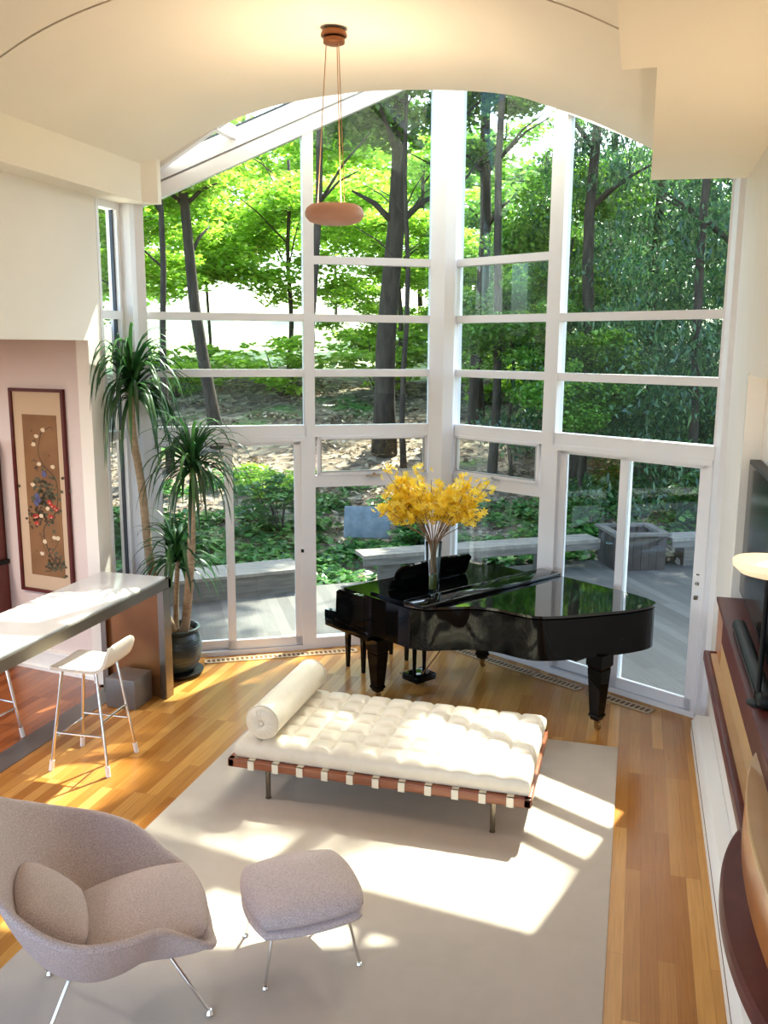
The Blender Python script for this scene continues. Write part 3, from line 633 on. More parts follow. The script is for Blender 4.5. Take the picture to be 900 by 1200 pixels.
def blossom(mb, p, s_, r2):
    e = Euler((r2.uniform(-1.2, 1.2), r2.uniform(-1.2, 1.2), r2.uniform(0, 6.3))).to_matrix(); vs = [p + e @ Vector((0, 0, -.25 * s_))]; fs = []
    np_ = 6
    for k in range(np_):
        a = 2 * PI * k / np_; w_ = .42
        o = len(vs); vs += [p + e @ Vector((.55 * s_ * math.cos(a - w_), .55 * s_ * math.sin(a - w_), .05 * s_)), p + e @ Vector((s_ * math.cos(a), s_ * math.sin(a), .18 * s_)), p + e @ Vector((.55 * s_ * math.cos(a + w_), .55 * s_ * math.sin(a + w_), .05 * s_))]
        fs.append((0, o, o + 1, o + 2))
    mb.add(vs, fs)
for nk, md1, tg in tips:
    for k in range(24):
        t = r2.uniform(.45, 1.05); p_ = md1.lerp(tg, (t - .5) * 2) if t > .5 else nk.lerp(md1, t * 2)
        p_ = p_ + Vector([r2.gauss(0, .035) for _ in range(3)])
        if p_.z > .56: blossom(bl, p_, r2.uniform(.030, .048), r2)
build('blossoms', bl, M['yellow'], F_, auto=0)

# ------------------------------------------------------------------ potted dracaena
DP = Vector((-3.97, 7.10, 0))
K = thing('potted_dracaena', 'tall potted dracaena with three leafy crowns in dark glazed pot', 'plant', DP)
b = MB(); b.lathe([(0, .01), (.20, .01), (.235, .03), (.24, .045), (.20, .045), (0, .045)], (0, 0, 0), 48); build('saucer', b, M['matblack'], K)
b = MB(); pp = [(0, .046), (.15, .046), (.165, .06), (.20, .12), (.228, .22), (.23, .30), (.215, .37), (.192, .405), (.20, .42), (.222, .435), (.222, .455), (.20, .458), (.185, .44), (.18, .40), (0, .40)]
b.lathe(pp, (0, 0, 0), 64)
for k in range(11): z_ = .13 + k * .022; rr = np.interp(z_, [.12, .22, .30, .37], [.20, .228, .23, .215]); b.tube([(rr * math.cos(a * PI / 24), rr * math.sin(a * PI / 24), z_) for a in range(49)], .004, 5, caps=False)
pt = build('pot', b, M['pot'], K)
b = MB(); b.lathe([(0, .415), (.1, .412), (.183, .405)], (0, 0, 0), 32); build('soil', b, M['soil'], K)
def wp(x, y, z): return Vector((x, y, z)) - DP
canes = [([wp(-3.98, 7.08, .38), wp(-4.14, 7.08, .8), wp(-4.20, 7.08, 1.1), wp(-4.26, 7.1, 1.75), wp(-4.33, 7.1, 2.25), wp(-4.32, 7.1, 2.72)], .042, .03),
         ([wp(-3.90, 7.08, .38), wp(-3.85, 7.08, .55), wp(-3.79, 7.1, 1.15), wp(-3.765, 7.1, 1.6), wp(-3.74, 7.1, 2.0)], .045, .026),
         ([wp(-4.0, 7.16, .38), wp(-4.0, 7.18, .7), wp(-3.98, 7.2, 1.05)], .026, .02)]
for pts, ra, rb in canes:
    b = MB(); cp = cat_rom(pts, 14); n = len(cp); b.tube(cp, [ra + (rb - ra) * i / (n - 1) + (.0022 if i % 2 else 0) for i in range(n)], 14); build('cane', b, M['cane'], K, auto=0)
def strap_leaves(mb, c0, n, L0, L1, r3, w=.034, up0=-.1):
    for k in range(n):
        az = r3.uniform(0, 2 * PI); el = r3.uniform(up0, 1.35) if k > n * .25 else r3.uniform(1.0, 1.5); ln = r3.uniform(L0, L1); drop = r3.uniform(.9, 1.6) * (1.25 if el < .8 else 1)
        p = Vector(c0) + Vector((0, 0, r3.uniform(-.13, .05))); d = Vector((math.cos(az) * math.cos(el), math.sin(az) * math.cos(el), math.sin(el)))
        side = Vector((-math.sin(az), math.cos(az), 0)); ns = 9; vs = []; step = ln / ns
        for i in range(ns + 1):
            t = i / ns; ww = w * .5 * (min(1, t * 5 + .45)) * (1 - t ** 3) + .001
            nrm = side.cross(d).normalized()
            vs += [p - side * ww + nrm * ww * .35, p, p + side * ww + nrm * ww * .35]
            d = (d + Vector((0, 0, -1)) * step * drop * 4.6 * (.32 + t)).normalized(); p = p + d * step
            if p.x + DP.x < WX0 + .06: p.x = WX0 + .06 - DP.x
        mb.add(vs, [(i * 3 + j, i * 3 + j + 1, i * 3 + j + 4, i * 3 + j + 3) for i in range(ns) for j in (0, 1)], 0, True)
r3 = random.Random(5)
for c0, n, a0, a1 in ((wp(-4.31, 7.09, 2.66), 135, .6, .98), (wp(-3.75, 7.1, 1.98), 95, .5, .78), (wp(-3.98, 7.2, 1.12), 60, .45, .65)):
    b = MB(); strap_leaves(b, c0, n, a0, a1, r3); build('leaf_crown', b, M['strapleaf'], K, auto=0)

# ------------------------------------------------------------------ bar counter
Q = thing('bar_counter', 'long white topped bar counter on steel frame', 'counter', (-4.09, 4.6, 0))
cx0, cx1, cy0, cy1 = -4.40 + 4.09, -3.78 + 4.09, -2.4, 2.05
b = MB(); b.box((cx0, cy0, 1.035), (cx1, cy1 - .03, 1.06), bev=.004); build('worktop', b, M['counter'], Q)
b = MB(); b.box((cx1 - .005, cy0, .965), (cx1 + .03, cy1, 1.045)); b.box((cx0 - .02, cy0, .965), (cx0 + .01, cy1, 1.045)); b.box((cx0 - .02, cy1 - .04, .965), (cx1 + .03, cy1, 1.05)); build('steel_rail', b, M['steel'], Q)
for px, w_ in ((cx1 - .005, .055), (cx0 + .05, .05)):
    for yy in (cy1 - .14, cy0 + .05): b = MB(); b.box((px - w_ + .035, yy, 0), (px + .035, yy + .12, .97)); build('post', b, M['steel'], Q)
b = MB(); b.box((cx0 + .07, cy1 - .10, .0), (cx1 - .03, cy1 - .06, .965)); build('end_panel', b, M['bronze'], Q)
b = MB(); b.box((cx0 + .12, cy1 - .42, 0.0), (cx1 - .14, cy1 - .12, .25), bev=.004); 
single('metal_box', MB().box((-4.15, 6.22, .005), (-3.88, 6.50, .26), bev=.004), M['graybox'] if 'graybox' in M else M['graytrim'], 'low grey metal box on floor at the far end of the bar counter', 'box')

# ------------------------------------------------------------------ bar stools
def stool(label, loc, rz, group):
    t = thing('bar_stool', label, 'stool', loc, rz, group)
    # seat: rounded plate curving up into a low back (at +x)
    pr = [(-.21, .762), (-.19, .768), (-.1, .765), (.1, .762), (.155, .768), (.195, .79), (.22, .835), (.24, .90), (.245, .935)]
    pr = cat_rom(pr, 4); vs = []; ns = 14
    for i, (x_, z_) in enumerate(pr):
        hw = .19 if x_ < .18 else .19
        e0 = max(0, 1 - (i / 4)) * .04 + max(0, (i - len(pr) + 6) / 5) * .05
        for j in range(ns + 1):
            v_ = 2 * j / ns - 1; vs.append((x_ , v_ * (hw - e0 * abs(v_) ** 3), z_ + .006 * v_ * v_ - (.0 if i < len(pr) - 1 else .02 * v_ ** 4)))
    b = MB(); b.add(vs, [(i * (ns + 1) + j, i * (ns + 1) + j + 1, (i + 1) * (ns + 1) + j + 1, (i + 1) * (ns + 1) + j) for i in range(len(pr) - 1) for j in range(ns)], 0, True)
    o = build('seat', b, M['stoolseat'], t, auto=0); md = o.modifiers.new('s', 'SOLIDIFY'); md.thickness = .022; md = o.modifiers.new('s', 'BEVEL'); md.width = .008; md.segments = 3
    lg = {}
    for sx in (-1, 1):
        for sy in (-1, 1):
            a = Vector((sx * .13, sy * .14, .742)); e_ = Vector((sx * .225, sy * .205, .0)); lg[sx, sy] = (a, e_)
            b = MB(); b.tube([a + Vector((-sx * .05, 0, .008)), a, a.lerp(e_, .93)], .0115, 12); g = build('leg', b, M['chrome'], t)
            b = MB(); b.tube([a.lerp(e_, .90), e_], .017, 14); build('leg_tip', b, M['rubber'], g)
    for (p_, q_, h_) in (((-1, -1), (1, -1), .62), ((-1, 1), (1, 1), .62), ((1, -1), (1, 1), .48), ((-1, -1), (-1, 1), .68)):
        b = MB(); b.tube([lg[p_][0].lerp(lg[p_][1], h_), lg[q_][0].lerp(lg[q_][1], h_)], .008, 10); build('stretcher', b, M['chrome'], t)
    return t
st = stool('white bar stool with low back standing beside the bar counter', (-3.68, 5.33, 0), math.radians(3), 'bar stools')
dup(st, (-4.70, 5.36, 0), math.radians(172), label='bar stool behind the counter at the left edge, mostly hidden', cat='stool', group='bar stools')

# ------------------------------------------------------------------ hanging picture
A_ = thing('framed_painting', 'tall framed scroll painting of flowering branches on pink wall', 'painting', aw(.64, 0, 0), 0)
def abx(mb, s0, s1, z0, z1, d0, d1, mi=0): awbox(mb, s0, s1, z0, z1, d0, d1, mi)
s0, s1, z0, z1 = .32, .95, .75, 2.61
b = MB(); abx(b, s0, s1, z0, z0 + .028, 0, .035); abx(b, s0, s1, z1 - .028, z1, 0, .035); abx(b, s0, s0 + .028, z0, z1, 0, .035); abx(b, s1 - .028, s1, z0, z1, 0, .035)
build('frame', b, M['maroon'], A_, local=False)
b = MB(); abx(b, s0 + .02, s1 - .02, z0 + .02, z1 - .02, .002, .015); build('mat', b, M['linen'], A_, local=False)
ps0, ps1, pz0, pz1 = s0 + .10, s1 - .13, z0 + .16, z1 - .23
b = MB(); abx(b, ps0, ps1, pz0, pz1, .015, .018)
r4 = random.Random(11)
def pxy(u_, v_, d=.019): return aw(ps1 + (ps0 - ps1) * u_, pz0 + (pz1 - pz0) * v_, d)
def blob(u_, v_, ru, rv, mi, n=9, d=.0195):
    vs = [pxy(u_ + ru * math.cos(2 * PI * k / n) * r4.uniform(.7, 1.1), v_ + rv * math.sin(2 * PI * k / n) * r4.uniform(.7, 1.1), d) for k in range(n)]; b.add(vs, [tuple(range(n))], mi)
def twig(pts, w_, mi=1):
    cp = cat_rom([(u_, v_, 0) for u_, v_ in pts], 6); vs = []
    for i, p_ in enumerate(cp):
        t = cp[min(i + 1, len(cp) - 1)] - cp[max(i - 1, 0)]; ax = np.array([-t[1] * 3.7, t[0] / 3.7]); ax = ax / (np.hypot(ax[0], ax[1] * 3.7) + 1e-6); wq = w_ * (1 - .6 * i / len(cp))
        vs += [pxy(p_[0] + ax[0] * wq, p_[1] + ax[1] * wq, .0188), pxy(p_[0] - ax[0] * wq, p_[1] - ax[1] * wq, .0188)]
    b.add(vs, [(2 * i, 2 * i + 1, 2 * i + 3, 2 * i + 2) for i in range(len(cp) - 1)], mi)
twig([(.75, .08), (.55, .16), (.45, .30), (.85, .42), (.9, .6), (.55, .70), (.42, .78), (.55, .90)], .02); twig([(.85, .55), (.5, .56), (.15, .57)], .012); twig([(.6, .68), (.3, .72), (.2, .71)], .012); twig([(.9, .1), (.6, .04), (.4, .03)], .02); twig([(.55, .12), (.4, .2), (.35, .26)], .01); twig([(.6, .14), (.8, .2), (.9, .26)], .01); twig([(.5, .88), (.8, .93), (.9, .91)], .01)
for k in range(130): blob(.5 + r4.gauss(.1, .2), .5 + r4.gauss(0, .07), .06, .012, r4.choice((1, 2, 2)), 6)
for k in range(50): blob(.25 + r4.gauss(0, .12), .37 + r4.gauss(0, .03), .05, .010, 1, 6); blob(.7 + r4.gauss(0, .15), .1 + r4.gauss(0, .04), .05, .010, r4.choice((1, 2)), 6)
for k in range(40): blob(r4.uniform(.15, .9), r4.uniform(.05, .93), .025, .006, r4.choice((1, 2)), 5)
for u_, v_ in ((.4, .87), (.6, .91), (.3, .82), (.42, .70), (.82, .69), (.2, .57), (.4, .38), (.75, .25), (.85, .25), (.45, .22), (.35, .14), (.6, .43)): blob(u_, v_, .075, .014, 4, d=.0198)
for u_, v_ in ((.8, .44), (.72, .45), (.66, .47), (.68, .38), (.25, .375), (.2, .37), (.25, .33), (.85, .43)): blob(u_, v_, .085, .015, 3, d=.02); blob(u_ + .01, v_ - .006, .02, .004, 4, d=.0203)
for u_, v_ in ((.3, .5), (.33, .48), (.28, .46), (.55, .64)): blob(u_, v_, .085, .022, 5, d=.0199)
build('picture', b, [M['silk'], M['ink'], M['inkg'], M['pred'], M['pcream'], M['pblue']], A_, local=False, auto=0)

# ------------------------------------------------------------------ kitchen hutch
H_ = thing('hutch_cabinet', 'dark cherry hutch with orange wood drawers at the left edge', 'cabinet', aw(1.5, 0, 0), 0)
b = MB(); abx(b, 1.13, 1.16, 1.02, 2.14, .01, .34); abx(b, 1.13, 2.1, 2.1, 2.14, .01, .34); abx(b, 1.13, 2.1, 1.02, 2.14, .01, .03); abx(b, 2.07, 2.1, 1.02, 2.14, .01, .34); abx(b, 1.16, 2.07, 1.4, 1.42, .03, .3); abx(b, 1.16, 2.07, 1.75, 1.77, .03, .3); build('upper_shelves', b, M['cabred'], H_, local=False)
b = MB(); abx(b, 1.10, 2.1, .98, 1.02, .01, .46); build('top', b, M['matblack'], H_, local=False)
b = MB(); abx(b, 1.13, 2.1, 0, .98, .01, .42); abx(b, 1.12, 1.15, 0, .98, .01, .435); build('carcass', b, M['cabred'], H_, local=False)
for za, zb in ((.80, .96), (.08, .78)):
    b = MB(); abx(b, 1.165, 1.62, za, zb, .42, .44); g = build('drawer' if za > .5 else 'door', b, M['cabwood'], H_, local=False); b = MB(); p_ = aw(1.39, (za + zb) / 2, .45); b.lathe([(0, -.012), (.012, -.008), (.012, .008), (0, .012)], p_, 10); build('knob', b, M['gold'], g, local=False)

# ------------------------------------------------------------------ pendant lamp
PL = thing('pendant_lamp', 'round pink alabaster pendant hanging on three thin cords', 'pendant lamp', (-2.02, 5.93, 3.80))
cz = 5.0 - 3.80 - .005
b = MB(); b.lathe([(0, cz), (.075, cz), (.085, cz - .02), (.085, cz - .035), (.06, cz - .04), (0, cz - .04)], (0, 0, 0), 32); b.lathe([(.055, cz - .04), (.07, cz - .05), (.07, cz - .075), (.045, cz - .085), (0, cz - .085)], (0, 0, 0), 32); build('canopy', b, M['bronzecap'] if 'bronzecap' in M else mat('bronze_cap', (.22, .08, .03), .35, .7), PL)
cordm = mat('tan_cord', (.45, .25, .12), .7)
for k in range(3):
    a = math.radians(85 + 120 * k); b = MB(); b.tube([(.05 * math.cos(a), .05 * math.sin(a), cz - .08), (.115 * math.cos(a), .115 * math.sin(a), .09)], .0035, 6); build('cord', b, cordm, PL)
b = MB(); b.lathe([(0, .0), (.12, .0), (.17, .015), (.195, .045), (.198, .07), (.185, .10), (.165, .115), (.15, .112), (.16, .09), (.14, .05), (0, .035)], (0, 0, 0), 56); build('shade', b, M['shade'], PL)
b = MB(); b.lathe([(0, .045), (.06, .05), (.06, .06), (0, .068)], (0, 0, 0), 20); build('bulb', b, M['bulb'], PL)
def lamp(name, loc, e, c_, r): 
    l = bpy.data.lights.new(name, 'AREA'); l.shape = 'DISK'; l.energy = e; l.color = c_; l.size = r; o = bpy.data.objects.new(name, l); o.location = loc; o.rotation_euler = (PI, 0, 0); col.objects.link(o); return o
lamp('pendant_light', (-2.02, 5.93, 3.90), 10, (1, .80, .56), .2)

kl = lamp('kitchen_ceiling_light', (-6.3, 4.4, 3.0), 55, (1, .90, .82), .5); kl.rotation_euler = (0, 0, 0)  # unseen fill light added to brighten the kitchen wall
# ------------------------------------------------------------------ right wall furniture
b = MB(); b.prism([(.54, .02), (.54, .14), (.575, .19), (.668, .19), (.668, .02)], 0, 8.6, X=Matrix(((1, 0, 0, 0), (0, 0, 1, -1.6), (0, 1, 0, 0), (0, 0, 0, 1))))
b.box((.545, -1.6, 0), (.66, 7.0, .03)); hb = single('baseboard_heater', b, M['trim'], 'long white baseboard heater along the right wall', 'heater')
b = MB(); b.box((.537, -1.6, .118), (.542, 7.0, .124)); g = build('slot', b, M['ventdark'], hb)
# wall unit
U = thing('wall_console', 'maroon and orange wood wall console stepping below the television', 'console', (.67, 4.5, 0))
b = MB(); b.box((-.10, -2.5, 1.36), (.095, 1.60, 1.39), bev=.006); build('ledge', b, M['maroon'], U)
b = MB(); b.box((-.085, -2.5, 1.19), (-.002, 1.25, 1.36)); build('front_panel', b, M['maroon'], U)
b = MB(); b.box((-.083, -2.5, .98), (-.002, 1.25, 1.19)); build('lower_panel', b, M['tan'], U)
b = MB(); b.box((-.085, 1.25, .98), (-.002, 1.58, 1.36)); build('end_panel', b, M['orange'], U)
b = MB(); b.box((-.14, -1.2, 1.0), (-.08, 1.48, 1.04), 0); b.box((-.165, -1.2, .98), (-.125, 1.50, 1.05), 1, .012); b.box((-.16, 1.47, .98), (-.08, 1.50, 1.048), 1, .008); build('shelf', b, [M['tan'], M['maroon']], U)
def ell(prof, cx, cy, ax, by): return [prof, (cx, cy, 0), Matrix.Diagonal((ax, by, 1, 1))]
for nm, prf, cc, ax, by, mt_ in (('round_end', [(.999, 1.24), (1, 1.23), (1, .95)], (.085, -1.28), .275, 1.0, 'orange'), ('round_top', [(0, 1.255), (.98, 1.255), (1, 1.25), (1.0, 1.238), (0, 1.238)], (.085, -1.28), .275, 1.0, 'tan'), ('round_ledge', [(.5, .965), (.97, .965), (1, .975), (1, 1.02), (.97, 1.035), (.5, 1.035)], (.06, -1.42), .345, .86, 'maroon')):
    b = MB(); b.lathe(prf, (cc[0], cc[1], 0), 64, 0, True, X=Matrix.Diagonal((ax, by, 1, 1)), a0=PI / 2, a1=3 * PI / 2); build(nm, b, M[mt_], U)
# television
TV = thing('television', 'large black flat television in the niche of the right wall', 'television', (.77, 5.0, 1.45))
b = MB(); b.box((-.07, -1.1, 0), (-.005, 1.05, .86), bev=.006); build('body', b, M['matblack'], TV); b = MB(); b.box((-.073, -1.08, .02), (-.068, 1.03, .84)); build('screen', b, M['screen'], TV)
b = MB(); b.box((-.05, -.2, -.06), (-.01, .2, 0.01)); build('stand', b, M['matblack'], TV)
# soundbar
SB = thing('soundbar', 'long black speaker bar lying on the maroon ledge', 'speaker', (.64, 4.75, 1.391))
b = MB(); b.box((-.045, -.62, 0), (.03, .62, .07), bev=.028); build('body', b, M['matblack'], SB); b = MB(); b.box((-.048, -.5, .015), (-.044, .5, .05)); build('grille', b, M['screen'], SB)
# torchiere
LM = thing('table_lamp', 'glowing white glass bowl lamp on black stem before television', 'lamp', (.605, 4.22, 1.39))
b = MB(); b.lathe([(0, 0), (.05, 0), (.05, .012), (.012, .02), (.011, .60), (0, .60)], (0, 0, 0), 20); build('stem', b, M['matblack'], LM)
b = MB(); b.lathe([(0, .60), (.05, .60), (.12, .62), (.153, .65), (.155, .675), (.148, .68), (.12, .655), (0, .62)], (0, 0, 0), 44); build('bowl', b, M['bowl'], LM)
b = MB(); b.lathe([(0, .622), (.05, .63), (.05, .66), (0, .68)], (0, 0, 0), 20); build('bulb', b, M['bulb'], LM)
lamp('table_lamp_light', (.605, 4.22, 2.085), 10, (1, .80, .58), .2)
# wall outlet and things at wall foot
b = MB(); b.box((.662, 6.75, .42), (.671, 6.83, .53), bev=.003); single('wall_outlet', b, M['trim'], 'small white outlet plate above the heater near the door', 'outlet')

# ------------------------------------------------------------------ outside: deck
b = MB(); b.prism([(-12, 7.0), (-4.6, 7.0), (-1.83, 8.95), (.8, 7.5), (9, 7.5), (9, 19), (1, 14.1), (-.9, 13.3), (-3.4, 11.3), (-6.2, 9.35), (-12, 9.0)], -.27, -.14)
struct('floor_deck', b, M['deck'])
# ground
nxg, nyg = 150, 120; X0, X1, Y0, Y1 = -45, 40, 5.5, 90
def gz(x, y):
    z = float(np.interp(y, [5, 9.6, 12.5, 15, 20, 24, 30, 45, 90], [-.5, -.42, -.30, .05, 1.2, 2.05, 2.3, 2.6, 4]))
    z += .10 * math.sin(x * .55 + y * .3) * min(1, max(0, (y - 13) / 4)) + .05 * math.sin(x * 1.7 - y * 1.1) * min(1, max(0, (y - 13) / 4))
    if x > -1: z -= min(.6, max(0, (x + 1) * .10)) * min(1, max(0, (y - 14) / 6))
    return z
ys = [Y0 + (Y1 - Y0) * (j / nyg) ** 1.6 for j in range(nyg + 1)]; xs = [X0 + (X1 - X0) * i / nxg for i in range(nxg + 1)]
b = MB(); b.add([(x, y, gz(x, y)) for y in ys for x in xs], [(j * (nxg + 1) + i, j * (nxg + 1) + i + 1, (j + 1) * (nxg + 1) + i + 1, (j + 1) * (nxg + 1) + i) for j in range(nyg) for i in range(nxg)], 0, True)
setp(build('ground', b, M['litter'], auto=0), None, None, None, 'structure')
b = MB(); ys = [25 + 5 * k for k in range(20)]; xs = [-50 + 4 * k for k in range(26)]
def lz(y): return float(np.interp(y, [25, 30, 45, 70, 120], [2.0, 2.45, 4.3, 6.2, 8]))
b.add([(x, y, lz(y)) for y in ys for x in xs], [(j * 26 + i, j * 26 + i + 1, (j + 1) * 26 + i + 1, (j + 1) * 26 + i) for j in range(19) for i in range(25)], 0, True)
setp(build('ground_clearing', b, noisecol('pale_lawn', (.42, .50, .22), (.62, .64, .42), .8, .9), auto=0), None, None, None, 'structure')
# benches
def obx(mb, p, q, w, z0, z1, mi=0):
    p, q = Vector((*p, 0)), Vector((*q, 0)); t = (q - p).normalized(); n_ = Vector((-t.y, t.x, 0)) * w / 2
    mb.hexa([p - n_ + Vector((0, 0, z0)), q - n_ + Vector((0, 0, z0)), q + n_ + Vector((0, 0, z0)), p + n_ + Vector((0, 0, z0))], [p - n_ + Vector((0, 0, z1)), q - n_ + Vector((0, 0, z1)), q + n_ + Vector((0, 0, z1)), p + n_ + Vector((0, 0, z1))])
def obench(p, q, label, nleg, legs=None):
    t = thing('deck_bench', label, 'bench', (*p, -.14), 0, 'wooden deck benches')
    P0, Q0 = Vector(p), Vector(q); d = (Q0 - P0).normalized(); n_ = Vector((-d.y, d.x))
    for k in (-1, 0, 1):
        b = MB(); o_ = n_ * k * .135; obx(b, P0 + o_, Q0 + o_, .125, .245, .295); build('seat_board', b, M['benchwood'], t, local=False)
    b = MB(); obx(b, P0 - n_ * .18, Q0 - n_ * .18, .03, .15, .246); build('apron', b, M['outwood'], t, local=False)
    for k in range(nleg):
        c_ = P0.lerp(Q0, (k + .35) / nleg); b = MB(); obx(b, c_ - d * .12, c_ + d * .12, .26, -.14, .245); build('leg', b, M['outwood'], t, local=False)
obench((-3.45, 11.1), (-.52, 13.12), 'weathered wood bench on the deck left of the planter box', 3)
obench((.50, 13.5), (3.2, 14.9), 'weathered wood bench on the deck right of the planter box', 3)
# left low wooden step box
t = thing('wood_platform', 'low grey weathered platform at the deck edge seen through left door', 'platform', (-4.9, 10.2, -.14))
b = MB(); obx(b, (-6.6, 8.75), (-4.25, 10.75), .55, -.14, .13); build('box', b, M['outwood'], t, local=False); b = MB(); obx(b, (-6.65, 8.70), (-4.2, 10.80), .6, .13, .17); build('top', b, M['benchwood'], t, local=False)
# planter
t = thing('planter_box', 'dark wooden planter box between the two deck benches', 'planter', (.02, 13.36, -.14), math.radians(22)); PS = .70
b = MB()
for sx in (-1, 1):
    for k in range(6): x_ = (-.42 + k * .168) * PS; b.box((x_ - .056, sx * .36 - .02, 0), (x_ + .056, sx * .36 + .02, .50)); b.box((sx * .36 - .02, x_ - .056, 0), (sx * .36 + .02, x_ + .056, .50))
build('side_boards', b, noisecol('dark_wood', (.035, .025, .02), (.075, .058, .045), 4, .8), t)
b = MB(); b.box((-.42, -.42, .5), (.42, -.30, .54)); b.box((-.42, .30, .5), (.42, .42, .54)); b.box((-.42, -.30, .5), (-.30, .30, .54)); b.box((.30, -.30, .5), (.42, .30, .54)); build('rim', b, M['outwood'], t)
b = MB(); b.box((-.33, -.33, .02), (.33, .33, .42)); build('soil', b, M['soil'], t)
# slab on slope standing in for a bluish reflection in the window glass
b = MB(); b.box((-.37, -.03, -.26), (.37, .03, .26), bev=.01, X=Matrix.Translation((-4.1, 13.6, gz(-4.1, 13.6) + .33)) @ Matrix.Rotation(math.radians(12), 4, 'Z') @ Matrix.Rotation(math.radians(-20), 4, 'X')); single('stone_slab', b, M['slate'], 'square blue grey stone slab standing among ground cover on slope', 'stone')

# ------------------------------------------------------------------ foliage meshes
def leaves_mesh(name, centers, radii, n, size, matl, seed, flat=.6, aspect=.6, droop=0, shell=.5):
    g = np.random.default_rng(seed); centers = np.array(centers, float); radii = np.array(radii, float)
    w = radii[:, 0] * radii[:, 1] * radii[:, 2]; idx = g.choice(len(centers), n, p=w / w.sum())
    d = g.normal(size=(n, 3)); d /= np.linalg.norm(d, axis=1, keepdims=True); rad = g.uniform(0, 1, n) ** shell
    c_ = centers[idx] + d * rad[:, None] * radii[idx]
    nrm = g.normal(size=(n, 3)); nrm[:, 2] += flat * 3; nrm /= np.linalg.norm(nrm, axis=1, keepdims=True)
    a = np.cross(nrm, g.normal(size=(n, 3))); a /= np.linalg.norm(a, axis=1, keepdims=True); b_ = np.cross(nrm, a)
    s_ = size * g.uniform(.6, 1.3, n)[:, None]
    v0 = c_ - a * s_; v1 = c_ + b_ * s_ * aspect - nrm * s_ * .15; v2 = c_ + a * s_; v3 = c_ - b_ * s_ * aspect - nrm * s_ * .15
    if droop: v2[:, 2] -= droop * s_[:, 0]
    V_ = np.stack([v0, v1, v2, v3], 1).reshape(-1, 3)
    me = bpy.data.meshes.new(name); me.vertices.add(4 * n); me.vertices.foreach_set('co', V_.ravel())
    me.loops.add(4 * n); me.loops.foreach_set('vertex_index', np.arange(4 * n, dtype=np.int32))
    me.polygons.add(n); me.polygons.foreach_set('loop_start', np.arange(0, 4 * n, 4, dtype=np.int32)); me.polygons.foreach_set('loop_total', np.full(n, 4, dtype=np.int32))
    me.update(calc_edges=True); me.materials.append(matl); return me
def crown_mesh(name, seed, n, size, matl, sx=1, sz=1, nb=26, conif=False, **k):
    g = np.random.default_rng(seed); C_ = []; R2 = []
    for i in range(nb):
        if conif:
            z_ = g.uniform(-1, 1); rr = (1 - z_) * .45 + .1; a = g.uniform(0, 2 * PI); C_.append((rr * .75 * math.cos(a) * sx, rr * .75 * math.sin(a) * sx, z_ * sz)); R2.append((rr * .55, rr * .55, .07))
        else:
            d = g.normal(size=3); d /= np.linalg.norm(d); q_ = g.uniform(.35, .9); C_.append((d[0] * q_ * sx, d[1] * q_ * sx, d[2] * q_ * sz)); r_ = g.uniform(.2, .38); R2.append((r_, r_, r_ * .5))
    return leaves_mesh(name, C_, R2, n, size, matl, seed, **k)
cm = {'A': [crown_mesh('crownA%d' % i, 20 + i, 12000, .034, M['leafA']) for i in range(3)],
      'B': [crown_mesh('crownB%d' % i, 30 + i, 12000, .033, M['leafB']) for i in range(3)],
      'C': [crown_mesh('crownC%d' % i, 40 + i, 22000, .019, M['leafC'], nb=90, conif=True, aspect=.4, droop=.5) for i in range(2)]}
def tree(kind, x, y, r, zc, hs, label, grp, tr=.12, lean=(0, 0), ztop=None, seed=0, name=None):
    t = thing(name or {'A': 'leafy_tree', 'B': 'broadleaf_tree', 'C': 'hemlock_tree'}[kind], label, 'tree', (x, y, gz(x, y) - .1), 0, grp)
    H = (ztop or zc) - gz(x, y) + .1; n = 8; pts = [(lean[0] * (k / n) + .05 * math.sin(k * 1.3 + seed), lean[1] * k / n, H * k / n) for k in range(n + 1)]
    b = MB(); b.tube(pts, [tr * (1.25 if k == 0 else 1) * (1 - .5 * k / n) for k in range(n + 1)], 12)
    rr = random.Random(seed)
    for k in range(5):
        i = rr.randint(4, n - 1); p_ = Vector(pts[i]); a = rr.uniform(0, 6.28); q_ = p_ + Vector((math.cos(a), math.sin(a), .7)) * r * rr.uniform(.3, .6); b.tube([p_, p_.lerp(q_, .5) + Vector((0, 0, .1)), q_], [tr * .35, tr * .25, tr * .1], 6)
    build('trunk', b, M['bark'], t, auto=0)
    o = bpy.data.objects.new('foliage', cm[kind][seed % len(cm[kind])]); col.objects.link(o); o.parent = t
    o.location = (lean[0], lean[1], zc - gz(x, y) + .1); o.scale = (r, r, r * hs); o.rotation_euler = (0, 0, rr.uniform(0, 6.28)); return t
LT = 'woodland trees beyond the deck'
tree('A', -8.9, 18, 2.4, 7.2, .8, 'leaning slim trunk tree with light green leaves behind left pane', LT, .15, (-1.0, 0), seed=1, ztop=9)
tree('B', -5.1, 18, 2.6, 8.6, .9, 'thick dark trunk tree seen left of the corner post', LT, .23, (.45, 0), seed=2, ztop=10)
tree('B', -3.55, 20.5, 2.0, 8.0, .9, 'dark trunk tree close left of the corner post, behind the thickest trunk', LT, .17, (.1, 0), seed=3, ztop=10)
